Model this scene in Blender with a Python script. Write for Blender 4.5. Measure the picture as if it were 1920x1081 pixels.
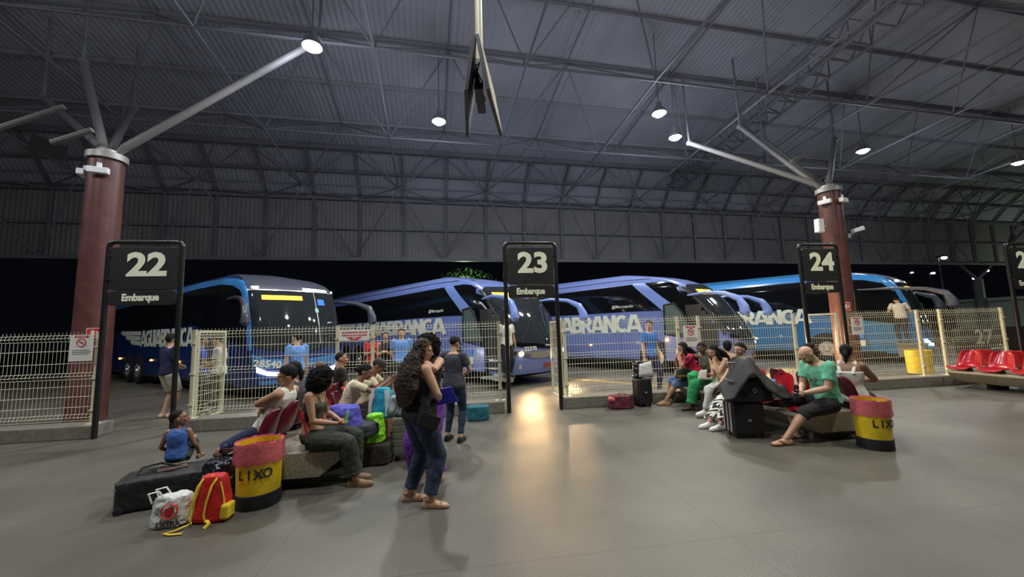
import bpy, bmesh, math, random
from mathutils import Vector, Matrix, Euler, noise
for _o in list(bpy.data.objects): bpy.data.objects.remove(_o)
scene = bpy.context.scene
COL = scene.collection
PI = math.pi
R = math.radians

# ---------------------------------------------------------------- camera, world, exposure
cam_d = bpy.data.cameras.new('camera'); cam = bpy.data.objects.new('camera', cam_d); COL.objects.link(cam)
cam_d.sensor_width = 36.0; cam_d.lens = 722.0/1920*36; cam_d.clip_start = 0.05; cam_d.clip_end = 400
cam.matrix_world = Matrix.Translation((0, 0, 1.65)) @ Matrix.Rotation(R(96.0), 4, 'X') @ Matrix.Rotation(R(-1.75), 4, 'Z')
scene.camera = cam
vs = scene.view_settings
vs.view_transform = 'Standard'; vs.look = 'None'; vs.gamma = 1.0; vs.use_curve_mapping = False
vs.exposure = 0.0
world = bpy.data.worlds.new('night'); scene.world = world; world.use_nodes = True
world.node_tree.nodes['Background'].inputs[0].default_value = (0.05, 0.06, 0.1, 1)
world.node_tree.nodes['Background'].inputs[1].default_value = 0.03

# lamps of the hall: (x, y, height, colour, watts); each gets its fitting from make_hall_lamp below
COOL = (0.97, 0.97, 0.93); WARM = (1.0, 0.9, 0.62)
HALL_LAMPS = [(-4.94, 9.17, 9.0, COOL), (-2.4, 12.9, 9.0, COOL), (5.35, 12.82, 9.0, WARM), (6.66, 14.6, 9.0, COOL),
              (15.71, 16.36, 9.0, COOL), (25.05, 18.24, 9.0, COOL),
              (-1.0, 1.5, 9.6, COOL), (7.5, 3.5, 9.6, WARM), (-9.0, 2.0, 9.6, COOL), (-15.0, 4.0, 9.4, COOL), (15.0, 6.0, 9.3, COOL), (2.5, 6.2, 9.6, COOL)]
LAMP_W = 500

# ---------------------------------------------------------------- helpers
def tag(o, label=None, cat=None, group=None, kind=None):
    if label: o['label'] = label
    if cat: o['category'] = cat
    if group: o['group'] = group
    if kind: o['kind'] = kind
    return o
def empty(name, loc=(0, 0, 0), rz=0.0, label=None, cat=None, group=None, parent=None):
    o = bpy.data.objects.new(name, None); o.empty_display_size = 0.1; COL.objects.link(o)
    o.location = loc; o.rotation_euler = (0, 0, rz); o.parent = parent
    return tag(o, label, cat, group)
def copy_tree(o, parent=None):
    c = o.copy(); COL.objects.link(c); c.parent = parent
    for ch in list(o.children): copy_tree(ch, c)
    return c
MATS = {}
def mat(name, col, rough=0.6, metal=0.0, var=0.0, vscale=8.0, bump=0.0, bscale=40.0, emit=None, estr=0.0, alpha=1.0, trans=0.0, spec=None, col2=None, coat=0.0, stretch=None):
    if name in MATS: return MATS[name]
    m = bpy.data.materials.new(name); m.use_nodes = True; MATS[name] = m
    nt = m.node_tree; b = nt.nodes['Principled BSDF']; N = nt.nodes.new; L = nt.links.new
    b.inputs['Base Color'].default_value = (*col, 1); b.inputs['Roughness'].default_value = rough; b.inputs['Metallic'].default_value = metal
    if spec is not None: b.inputs['Specular IOR Level'].default_value = spec
    if coat: b.inputs['Coat Weight'].default_value = coat; b.inputs['Coat Roughness'].default_value = 0.08
    if emit: b.inputs['Emission Color'].default_value = (*emit, 1); b.inputs['Emission Strength'].default_value = estr
    if alpha < 1: b.inputs['Alpha'].default_value = alpha
    if trans: b.inputs['Transmission Weight'].default_value = trans
    tc = None
    if var or col2 or bump:
        tc = N('ShaderNodeTexCoord'); src = tc.outputs['Object']
        if stretch:
            mp = N('ShaderNodeMapping'); mp.inputs['Scale'].default_value = stretch; L(src, mp.inputs[0]); src = mp.outputs[0]
    if var or col2:
        n = N('ShaderNodeTexNoise'); n.inputs['Scale'].default_value = vscale; n.inputs['Detail'].default_value = 6; L(src, n.inputs['Vector'])
        r = N('ShaderNodeValToRGB'); r.color_ramp.elements[0].position = 0.3; r.color_ramp.elements[1].position = 0.7
        c2 = col2 if col2 else tuple(min(1, c*(1+var)) for c in col)
        c1 = tuple(c*(1-var) for c in col)
        r.color_ramp.elements[0].color = (*c1, 1); r.color_ramp.elements[1].color = (*c2, 1)
        L(n.outputs['Fac'], r.inputs[0]); L(r.outputs[0], b.inputs['Base Color'])
    if bump:
        n2 = N('ShaderNodeTexNoise'); n2.inputs['Scale'].default_value = bscale; n2.inputs['Detail'].default_value = 4; L(src, n2.inputs['Vector'])
        bp = N('ShaderNodeBump'); bp.inputs['Strength'].default_value = bump; bp.inputs['Distance'].default_value = 0.02
        L(n2.outputs['Fac'], bp.inputs['Height']); L(bp.outputs[0], b.inputs['Normal'])
    return m

def basis(p0, p1, hint=None):
    d = (Vector(p1)-Vector(p0)); d = d.normalized() if d.length > 1e-9 else Vector((0, 0, 1))
    h = Vector(hint) if hint is not None else (Vector((0, 0, 1)) if abs(d.z) < 0.95 else Vector((1, 0, 0)))
    a = h.cross(d)
    if a.length < 1e-6: a = Vector((1, 0, 0)).cross(d)
    a.normalize(); b = d.cross(a).normalized()
    return d, a, b
class MB:
    def __init__(s): s.v = []; s.f = []; s.mi = []; s.cm = 0; s.isl = []
    def face(s, idx): s.f.append(tuple(idx)); s.mi.append(s.cm)
    def box(s, c, sz, rot=None, M=None):
        i = len(s.v); hx, hy, hz = sz[0]/2, sz[1]/2, sz[2]/2
        m = Euler(rot).to_matrix() if rot is not None else Matrix.Identity(3)
        for x, y, z in ((-1,-1,-1),(1,-1,-1),(1,1,-1),(-1,1,-1),(-1,-1,1),(1,-1,1),(1,1,1),(-1,1,1)):
            p = m @ Vector((x*hx, y*hy, z*hz)) + Vector(c)
            s.v.append(M @ p if M is not None else p)
        for q in ((0,3,2,1),(4,5,6,7),(0,1,5,4),(1,2,6,5),(2,3,7,6),(3,0,4,7)): s.face([i+k for k in q])
        return s
    def loft(s, rings, cap=True, close=False):
        n = len(rings[0]); i0 = len(s.v); f0 = len(s.f)
        for r in rings: s.v += [Vector(p) for p in r]
        m = len(rings)
        for j in range(m if close else m-1):
            a = i0+j*n; b = i0+((j+1) % m)*n
            for k in range(n): s.face((a+k, a+(k+1) % n, b+(k+1) % n, b+k))
        if cap and not close:
            s.face([i0+k for k in range(n)][::-1]); s.face([i0+(m-1)*n+k for k in range(n)])
        s.isl.append((f0, len(s.f)))
        return s
    def tube(s, p0, p1, r0, r1=None, seg=8, cap=True):
        r1 = r0 if r1 is None else r1; d, a, b = basis(p0, p1)
        rr = []
        for p, r in ((p0, r0), (p1, r1)):
            rr.append([Vector(p)+(a*math.cos(2*PI*k/seg)+b*math.sin(2*PI*k/seg))*r for k in range(seg)])
        return s.loft(rr, cap)
    def path(s, pts, r, seg=8, cap=True, close=False, flat=1.0, hint=None):
        pts = [Vector(p) for p in pts]; n = len(pts); rr = []; pa = None
        for i, p in enumerate(pts):
            if close: t = pts[(i+1) % n]-pts[i-1]
            else: t = pts[min(i+1, n-1)]-pts[max(i-1, 0)]
            t.normalize()
            if pa is None: _, a, _b = basis((0, 0, 0), t, hint)
            else:
                a = pa-t*pa.dot(t)
                a.normalize()
            pa = a; b = t.cross(a)
            ri = r[i] if isinstance(r, (list, tuple)) else r
            rr.append([p+a*math.cos(2*PI*k/seg)*ri+b*math.sin(2*PI*k/seg)*ri*flat for k in range(seg)])
        return s.loft(rr, cap, close)
    def ball(s, c, r, seg=12, rings=8, M=None, zlo=-1.0, zhi=1.0):
        rx, ry, rz = (r, r, r) if not isinstance(r, (tuple, list, Vector)) else r
        rr = []
        for j in range(rings+1):
            t = zlo+(zhi-zlo)*j/rings
            ph = math.asin(max(-1, min(1, math.sin(t*PI/2)))) if True else 0
            z = math.sin(ph); w = max(math.cos(ph), 0.02)
            ring = []
            for k in range(seg):
                p = Vector((rx*w*math.cos(2*PI*k/seg), ry*w*math.sin(2*PI*k/seg), rz*z))
                if M is not None: p = M @ p
                ring.append(p+Vector(c))
            rr.append(ring)
        return s.loft(rr, True)
    def prism(s, poly, depth, M):
        """poly: 2D outline (x, z); extruded along local y by depth; M maps local to target"""
        n = len(poly); i = len(s.v)
        for y in (0, depth):
            for x, z in poly: s.v.append(M @ Vector((x, y, z)))
        s.face([i+k for k in range(n)]); s.face([i+n+k for k in range(n)][::-1])
        for k in range(n): s.face((i+k, i+n+k, i+n+(k+1) % n, i+(k+1) % n))
        return s
    def grid(s, rows, thick=None):
        """rows: list of lists of points -> sheet"""
        i0 = len(s.v); n = len(rows[0])
        for r in rows: s.v += [Vector(p) for p in r]
        for j in range(len(rows)-1):
            for k in range(n-1):
                s.face((i0+j*n+k, i0+j*n+k+1, i0+(j+1)*n+k+1, i0+(j+1)*n+k))
        return s
    def mesh(s, name, mats):
        me = bpy.data.meshes.new(name); me.from_pydata([tuple(p) for p in s.v], [], s.f)
        mats = mats if isinstance(mats, (list, tuple)) else [mats]
        for m in mats: me.materials.append(m)
        me.polygons.foreach_set('material_index', s.mi)
        return me
    def build(s, name, mats, parent=None, smooth=False, recalc=True, solid=None, bevel=None, subsurf=0):
        me = s.mesh(name, mats)
        if recalc:
            bm = bmesh.new(); bm.from_mesh(me); bmesh.ops.recalc_face_normals(bm, faces=bm.faces); bm.to_mesh(me); bm.free()
        if smooth: me.polygons.foreach_set('use_smooth', [True]*len(me.polygons))
        o = bpy.data.objects.new(name, me); COL.objects.link(o); o.parent = parent
        if solid: md = o.modifiers.new('solid', 'SOLIDIFY'); md.thickness = solid; md.offset = 0
        if bevel: md = o.modifiers.new('bevel', 'BEVEL'); md.width = bevel; md.segments = 2; md.limit_method = 'ANGLE'
        if subsurf: md = o.modifiers.new('sub', 'SUBSURF'); md.levels = subsurf; md.render_levels = subsurf
        if smooth is True and not subsurf:
            try: me.set_sharp_from_angle(angle=R(40))
            except Exception: pass
        return o
def rrect(w, h, r, seg=4, cx=0, cz=0):
    pts = []
    for (sx, sz, a0) in ((1, 1, 0), (-1, 1, 90), (-1, -1, 180), (1, -1, 270)):
        for k in range(seg+1):
            a = R(a0+90*k/seg); pts.append((cx+sx*(w/2-r)+r*math.cos(a), cz+sz*(h/2-r)+r*math.sin(a)))
    return pts
def frame_M(origin, xdir, up=(0, 0, 1)):
    """local x -> xdir, local z -> up, local y -> away (z cross x)"""
    x = Vector(xdir).normalized(); z = Vector(up).normalized(); y = z.cross(x).normalized(); z = x.cross(y).normalized()
    m = Matrix((x, y, z)).transposed().to_4x4(); m.translation = Vector(origin); return m
def text(name, body, size, m, parent, M, extrude=0.002, offset=0.0, sx=1.0, shear=0.0, align='CENTER', space=1.0):
    """lettering in the local xz plane of M, facing local -y"""
    c = bpy.data.curves.new(name, 'FONT'); c.body = body; c.size = size; c.extrude = extrude; c.offset = offset; c.shear = shear
    c.align_x = align; c.align_y = 'CENTER'; c.space_character = space; c.resolution_u = 3
    o = bpy.data.objects.new(name, c); COL.objects.link(o)
    bpy.context.view_layer.update()
    dg = bpy.context.evaluated_depsgraph_get(); me = bpy.data.meshes.new_from_object(o.evaluated_get(dg))
    bpy.data.objects.remove(o); bpy.data.curves.remove(c)
    T = M @ Matrix.Rotation(R(90), 4, 'X') @ Matrix.Diagonal((sx, 1, 1, 1))
    me.transform(T); me.name = name; me.materials.clear(); me.materials.append(m)
    ob = bpy.data.objects.new(name, me); COL.objects.link(ob); ob.parent = parent
    return ob
# ---------------------------------------------------------------- directions of the place
dR = Vector((0.989, 0.1465, 0)).normalized(); nR = Vector((-dR.y, dR.x, 0))          # along / away from the boarding line
def row(x, off=0.0, z=0.0): return Vector((x, 7.89+0.148*x, z)) + nR*off
aF = math.atan(.2155); dF = Vector((math.cos(aF), math.sin(aF), 0)); nF = Vector((-dF.y, dF.x, 0))   # roof frame
def RF(u, v, h): return dF*u + nF*v + Vector((0, 0, h))

# materials
M_floor = mat('polished_dark_floor', (0.112, 0.107, 0.09), 0.33, var=0.22, vscale=0.9, bump=0.25, bscale=90)
def floor_nodes(m, rlo=0.25, rhi=0.5):
    nt = m.node_tree; b = nt.nodes['Principled BSDF']; N = nt.nodes.new; L = nt.links.new
    tc = N('ShaderNodeTexCoord'); n = N('ShaderNodeTexNoise'); n.inputs['Scale'].default_value = 0.7; n.inputs['Detail'].default_value = 8
    L(tc.outputs['Object'], n.inputs['Vector'])
    mr = N('ShaderNodeMapRange'); mr.inputs[1].default_value = 0.3; mr.inputs[2].default_value = 0.7; mr.inputs[3].default_value = rlo; mr.inputs[4].default_value = rhi
    L(n.outputs['Fac'], mr.inputs[0]); L(mr.outputs[0], b.inputs['Roughness'])
    # expansion joints of the slab
    mp = N('ShaderNodeMapping'); mp.inputs['Rotation'].default_value = (0, 0, -math.atan2(dR.y, dR.x)); L(tc.outputs['Object'], mp.inputs[0])
    sx = N('ShaderNodeSeparateXYZ'); L(mp.outputs[0], sx.inputs[0]); outs = []
    for ax, per, ph in (('X', 3.5, 1.4), ('Y', 3.5, .6)):
        a = N('ShaderNodeMath'); a.operation = 'ADD'; L(sx.outputs[ax], a.inputs[0]); a.inputs[1].default_value = ph
        q = N('ShaderNodeMath'); q.operation = 'PINGPONG'; L(a.outputs[0], q.inputs[0]); q.inputs[1].default_value = per/2
        c = N('ShaderNodeMath'); c.operation = 'LESS_THAN'; L(q.outputs[0], c.inputs[0]); c.inputs[1].default_value = .006; outs.append(c)
    mxx = N('ShaderNodeMath'); mxx.operation = 'MAXIMUM'; L(outs[0].outputs[0], mxx.inputs[0]); L(outs[1].outputs[0], mxx.inputs[1])
    f = N('ShaderNodeMath'); f.operation = 'MULTIPLY'; L(mxx.outputs[0], f.inputs[0]); f.inputs[1].default_value = .35
    src = b.inputs['Base Color'].links[0].from_socket; mi = N('ShaderNodeMix'); mi.data_type = 'RGBA'; L(f.outputs[0], mi.inputs[0]); L(src, mi.inputs[6]); mi.inputs[7].default_value = (.02, .02, .02, 1)
    L(mi.outputs[2], b.inputs['Base Color'])
floor_nodes(M_floor)
M_curb = mat('kerb_concrete', (0.17, 0.16, 0.13), 0.75, var=0.2, vscale=14, bump=0.2)
M_black = mat('black_painted_steel', (0.012, 0.012, 0.013), 0.35)
M_blackp = mat('black_sign_sheet', (0.016, 0.017, 0.017), 0.45, var=0.15)
M_cream = mat('cream_vinyl', (0.78, 0.8, 0.62), 0.6)
M_white = mat('white_vinyl', (0.8, 0.8, 0.78), 0.5)
M_fence = mat('cream_painted_steel', (0.62, 0.60, 0.43), 0.42)
M_red = mat('red_vinyl', (0.6, 0.03, 0.03), 0.5)
M_ink = mat('black_ink', (0.02, 0.02, 0.02), 0.6)
M_column = mat('oxide_red_paint', (0.105, 0.04, 0.036), 0.38, var=0.22, vscale=5, bump=0.1)
M_galv = mat('galvanised_steel', (0.32, 0.32, 0.31), 0.5, 0.5, var=0.1)
M_truss = mat('dark_grey_steel', (0.18, 0.18, 0.19), 0.6)
M_strut = mat('grey_painted_pipe', (0.17, 0.17, 0.165), 0.55)
M_plate = mat('white_plastic', (0.8, 0.82, 0.85), 0.4)
def corrugated(name, col, freq, axis_rot, bumpd=0.35):
    m = mat(name, col, 0.6, 0.0, var=0.12, vscale=0.35); nt = m.node_tree; N = nt.nodes.new; L = nt.links.new
    tc = N('ShaderNodeTexCoord'); mp = N('ShaderNodeMapping'); mp.inputs['Rotation'].default_value = axis_rot; L(tc.outputs['Object'], mp.inputs[0])
    w = N('ShaderNodeTexWave'); w.inputs['Scale'].default_value = freq; w.bands_direction = 'X'; L(mp.outputs[0], w.inputs[0])
    bp = N('ShaderNodeBump'); bp.inputs['Strength'].default_value = bumpd; bp.inputs['Distance'].default_value = 0.05; L(w.outputs['Fac'], bp.inputs['Height'])
    L(bp.outputs[0], nt.nodes['Principled BSDF'].inputs['Normal']); return m
M_roof = corrugated('corrugated_roof_sheet', (0.36, 0.37, 0.39), 1.6, (0, 0, -aF))
M_fascia = corrugated('corrugated_fascia_sheet', (0.24, 0.235, 0.22), 1.6, (0, 0, -aF))

# ---------------------------------------------------------------- floor, roof, fascia
b = MB(); b.box((8, 26, -0.05), (150, 90, 0.1)); tag(b.build('floor', M_floor), kind='structure')
RP = [(21.1, 8.75), (20.2, 9.9), (19.2, 10.7), (16.5, 11.3), (12, 12.0), (6, 12.7), (0, 12.9), (-6, 12.6), (-14, 11.2)]
b = MB(); n = len(RP); t = 0.06
rings = []
for u in (-48, 62):
    rings.append([RF(u, v, h) for v, h in RP] + [RF(u, v+0.02, h+t) for v, h in reversed(RP)])
b.loft(rings); tag(b.build('ceiling', M_roof), kind='structure')
b = MB(); b.loft([[RF(u, 21.1, 5.5), RF(u, 21.1, 8.8), RF(u, 21.18, 8.8), RF(u, 21.18, 5.5)] for u in (-48, 62)])
tag(b.build('wall_fascia', M_fascia), kind='structure')
# girts, posts and lower beam of the fascia
b = MB()
def beam(bb, p0, p1, w=0.1, h=0.16):
    d, a, c = basis(p0, p1); bb.loft([[Vector(p)+a*w/2*sx+c*h/2*sz for sx, sz in ((-1,-1),(1,-1),(1,1),(-1,1))] for p in (p0, p1)])
beam(b, RF(-48, 20.98, 5.5), RF(62, 20.98, 5.5), 0.16, 0.16)
beam(b, RF(-48, 21.0, 7.1), RF(62, 21.0, 7.1), 0.1, 0.08)
beam(b, RF(-48, 20.98, 8.72), RF(62, 20.98, 8.72), 0.22, 0.2)
beam(b, RF(-48, 20.1, 9.8), RF(62, 20.1, 9.8), 0.1, 0.1)
beam(b, RF(-48, 19.1, 10.6), RF(62, 19.1, 10.6), 0.2, 0.22)
MU = 4.45
for k in range(-20, 26):
    u = 0.92+MU/2*k
    beam(b, RF(u, 21.0, 5.5), RF(u, 21.0, 8.7), 0.1, 0.12)
    beam(b, RF(u, 20.98, 8.7), RF(u, 20.1, 9.8), 0.1, 0.12); beam(b, RF(u, 20.1, 9.8), RF(u, 19.1, 10.6), 0.1, 0.12)
tag(b.build('trim_1', M_truss), kind='structure')
# purlins under the roof sheet
def roof_h(v):
    for (v1, h1), (v0, h0) in zip(RP, RP[1:]):
        if v0 <= v <= v1: return h0+(h1-h0)*(v-v0)/(v1-v0)
    return 11.0
b = MB()
for v in (17.4, 15.2, 13, 10.8, 8.6, 6.4, 4.2, 2, -0.2, -2.4, -4.6, -7): beam(b, RF(-48, v, roof_h(v)-0.09), RF(62, v, roof_h(v)-0.09), 0.07, 0.14)
M_purlin = mat('pale_purlin_steel', (0.30, 0.30, 0.32), 0.6)
tag(b.build('trim_2', M_purlin), kind='structure')
# space frame
b = MB()
UB = [-10.4+MU*k for k in range(-7, 12)]; VB = [19.6-MU*j for j in range(0, 7)]
def hb(v): return min(8.9+(19.6-v)*0.09, 9.9)
UT = [-10.4+MU*(k+.5) for k in range(-8, 12)]; VT = [17.4-MU*j for j in range(0, 7)]
def ht(v): return roof_h(v)-0.22
T = lambda p, q, r: b.tube(p, q, r, seg=6, cap=False)
for i, u in enumerate(UB):
    for j, v in enumerate(VB):
        if i+1 < len(UB): T(RF(u, v, hb(v)), RF(UB[i+1], v, hb(v)), 0.042)
        if j+1 < len(VB): T(RF(u, v, hb(v)), RF(u, VB[j+1], hb(VB[j+1])), 0.042)
for i, u in enumerate(UT):
    for j, v in enumerate(VT):
        if i+1 < len(UT): T(RF(u, v, ht(v)), RF(UT[i+1], v, ht(v)), 0.036)
        if j+1 < len(VT): T(RF(u, v, ht(v)), RF(u, VT[j+1], ht(VT[j+1])), 0.036)
        for du in (-MU/2, MU/2):
            for vv in (VB[j], VB[j]-MU):
                if vv >= VB[-1]-0.1: T(RF(u, v, ht(v)), RF(u+du, vv, hb(vv)), 0.027)
for i, u in enumerate(UB):     # edge zigzag to the fascia
    p = RF(u, 19.6, 8.9)
    for du in (-MU/2, MU/2):
        T(RF(u+du, 20.95, 5.55), p, 0.04); T(p, RF(u+du, 20.95, 8.7), 0.034); T(p, RF(u+du, 19.1, 10.55), 0.034)
        T(p, RF(u+du, VT[0], ht(VT[0])), 0.034)
tag(b.build('trim_3', M_truss, smooth=True), kind='structure')
# overhead catwalk lattice running towards the back
b = MB()
for s in (0, 0.9):
    for h in (10.3, 11.1):
        T(RF(14.2+s, 20.5, h-0.5), RF(12.6+s, 3, h+0.4), 0.05)
    for k in range(24):
        f0 = k/24; f1 = (k+1)/24
        pt = lambda f, h: RF(14.2+s-1.6*f, 20.5-17.5*f, h-0.5+0.9*f)
        T(pt(f0, 10.3), pt(f1, 11.1) if k % 2 else pt(f0, 11.1), 0.028); T(pt(f0, 11.1), pt(f1, 10.3), 0.028)
for k in range(24):
    f0 = k/24; T(RF(14.2-1.6*f0, 20.5-17.5*f0, 9.8+0.9*f0), RF(15.1-1.6*f0, 20.5-17.5*f0, 9.8+0.9*f0), 0.03)
tag(b.build('trim_4', M_truss), kind='structure')

# ---------------------------------------------------------------- kerbs under the fences
def kerb(n, x0, x1, x0b=None, x1b=None, back=0.42):
    b = MB(); p = [row(x0, 0), row(x1, 0), row(x1, back), row(x0, back)]
    b.loft([p, [q+Vector((0, 0, 0.22)) for q in p]]); o = b.build('trim_%d' % n, M_curb, bevel=0.012); tag(o, kind='structure')
kerb(5, -30, -7.28); kerb(6, -5.98, -0.22); kerb(7, 1.0, 6.62); kerb(8, 7.78, 12.58); kerb(9, 13.8, 20.4)

# ---------------------------------------------------------------- wire mesh fences
def wire_panel(p0, p1, z0, z1, parent, folds=(0.04, 0.5, 0.93), name='wire_panel', horiz=0.2, spacing=0.06, r=0.0034):
    d = (p1-p0); Lp = d.length; d.normalize(); nn = Vector((-d.y, d.x, 0)); H = z1-z0
    prof = []
    zs = set([0, 1]); off = {}
    for f in folds:
        for df, o in ((-0.035, 0), (0, -0.035), (0.035, 0)): off[round(f+df, 4)] = o
    ks = sorted([k for k in off if 0 <= k <= 1]); ks = [0.0]+ks+[1.0]
    prof = [(k, off.get(k, 0)) for k in ks]
    b = MB(); n = max(2, int(Lp/spacing))
    for i in range(n+1):
        base = p0+d*(Lp*i/n)
        b.path([base+nn*o+Vector((0, 0, z0+H*k)) for k, o in prof], r, seg=4, cap=False, hint=nn)
    hz = [k for k in ks[1:-1]]
    lv = list(hz); 
    a = [0.0]+list(folds)+[1.0]
    for q0, q1 in zip(folds, folds[1:]):
        m = max(1, round((q1-q0)*H/horiz)-1)
        for k in range(1, m+1): lv.append(q0+(q1-q0)*k/(m+1))
    for k in lv:
        o = off.get(round(k, 4), 0)
        b.tube(p0+nn*o+Vector((0, 0, z0+H*k)), p1+nn*o+Vector((0, 0, z0+H*k)), r*1.15, seg=4, cap=False)
    return b.build(name, M_fence, parent)
def fence_post(p, z0, z1, parent):
    b = MB(); a = math.atan2(dR.y, dR.x)
    b.box((p.x, p.y, (z0+z1)/2), (0.06, 0.045, z1-z0), rot=(0, 0, a)); b.box((p.x, p.y, z1+0.008), (0.068, 0.052, 0.016), rot=(0, 0, a))
    for k in (0.15, 0.5, 0.85):
        q = p-nR*0.03; b.box((q.x, q.y, z0+(z1-z0)*k), (0.085, 0.02, 0.035), rot=(0, 0, a))
    o = b.build('post', M_fence, parent)
    b = MB(); b.box((p.x, p.y, z0+0.004), (0.2, 0.12, 0.008), rot=(0, 0, a)); b.build('base_plate', M_fence, o)
def fence(xs, label, gaps=()):
    root = empty('mesh_fence', row(xs[0], 0.16), label=label, cat='fence'); inv = root.location.copy()
    for x in xs: fence_post(row(x, 0.16)-inv, 0.22, 1.80, root)
    for x0, x1 in zip(xs, xs[1:]): wire_panel(row(x0+.03, 0.16)-inv, row(x1-.03, 0.16)-inv, 0.28, 1.83, root)
    return root
fence([-14.6, -12.1, -9.8, -7.42], 'cream wire mesh fence on the kerb left of the bay 22 sign')
fence([-5.88, -3.4, -2.75, -0.28], 'long cream wire mesh fence between the bay 22 and bay 23 signs')
fence([1.1, 3.66, 4.16, 6.55], 'cream wire mesh fence between the bay 23 and bay 24 signs')
fence([7.93, 9.95, 10.62, 12.50], 'cream wire mesh fence between the bay 24 sign and the right edge sign')
fence([13.9, 16.7, 19.2], 'cream wire mesh fence beyond the last sign at the right edge')
def gate(x, label):
    p0 = row(x, 0.24); root = empty('mesh_gate', p0, label=label, cat='gate', group=None)
    a = math.atan2(nR.y, nR.x); o = Vector((0, 0, 0)); e = nR*.9; b = MB()
    z0, z1 = 0.12, 1.8
    for p in (o+nR*0.05, e): b.box((p.x, p.y, (z0+z1)/2), (0.045, 0.045, z1-z0), rot=(0, 0, a))
    for z in (z0+0.02, z1-0.02):
        c = (nR*0.05+e)/2; b.box((c.x, c.y, z), (.82, 0.045, 0.045), rot=(0, 0, a))
    b.build('gate_frame', M_fence, root)
    wire_panel(nR*0.07, e-nR*0.02, z0+0.03, z1-0.03, root)
    for z in (0.45, 1.5):
        b = MB(); b.tube((0, 0, z-0.05), (0, 0, z+0.05), 0.02, seg=8); b.build('hinge', M_fence, root)
    b = MB(); c = e-nR*0.05; b.box((c.x, c.y, 1.0), (0.1, 0.07, 0.12), rot=(0, 0, a)); b.build('latch', M_fence, root)
gate(-5.90, 'open cream mesh gate swung back just right of the bay 22 sign')
gate(1.06, 'open cream mesh gate seen edge-on at the right post of the bay 23 sign')
gate(7.84, 'open cream mesh gate behind the posts of the bay 24 sign')

# ---------------------------------------------------------------- bay signs
def bay_sign(p0, p1, num, label, cream=True):
    root = empty('bay_sign', p0, label=label, cat='sign', group=None)
    e = p1-p0; W = e.length; M = frame_M((0, 0, 0), e); H = 3.44; r = 0.042
    for x in (0, W):
        b = MB(); b.tube(M @ Vector((x, 0, 0)), M @ Vector((x, 0, H-0.1)), r, seg=12); b.build('post', M_black, root, smooth=True)
    b = MB(); pts = [(0, H-0.1)] + [(0.09-0.09*math.cos(R(a)), H-0.1+0.09*math.sin(R(a))) for a in (30, 60, 90)]
    pts = pts + [(W-x, z) for x, z in reversed(pts)]
    b.path([M @ Vector((x, 0, z)) for x, z in pts], r, seg=12); b.build('top_rail', M_black, root, smooth=True)
    b = MB(); w = W-2*r-0.02
    b.prism(rrect(w, 0.78, 0.05, cx=W/2, cz=H-0.50), 0.03, M @ Matrix.Translation((0, -0.03, 0)))
    for sx in (r, W-r):
        for z in (H-0.28, H-0.7): b.box(tuple(M @ Vector((sx, -0.02, z))), (0.05, 0.05, 0.02), rot=(0, 0, math.atan2(e.y, e.x)))
    pn = b.build('number_panel', M_blackp, root, bevel=0.004)
    b = MB(); b.prism(rrect(w, 0.26, 0.06, cx=W/2, cz=H-1.035), 0.03, M @ Matrix.Translation((0, -0.03, 0)))
    pe = b.build('name_panel', M_blackp, root, bevel=0.004)
    m = M_cream if cream else M_white
    text('numeral', num, 0.58, m, pn, M @ Matrix.Translation((W/2+.05, -0.034, H-0.45)), offset=0.022, sx=1.12)
    text('lettering', 'Embarque', 0.175, m, pe, M @ Matrix.Translation((W/2-0.02, -0.034, H-1.03)), offset=0.0075, sx=0.86, space=0.97)
    return root
bay_sign(Vector((-7.23, 6.80, 0)), Vector((-6.05, 6.97, 0)), '22', 'black bay sign reading 22 Embarque beside the red column')
bay_sign(Vector((-0.13, 7.86, 0)), Vector((0.93, 8.02, 0)), '23', 'black bay sign reading 23 Embarque in the middle of the hall')
bay_sign(Vector((6.80, 8.98, 0)), Vector((7.82, 9.14, 0)), '24', 'black bay sign reading 24 Embarque behind the seated people')
bay_sign(Vector((12.66, 9.74, 0)), Vector((13.68, 9.89, 0)), '25', 'black bay sign cut off at the right edge of the photo')

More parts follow.
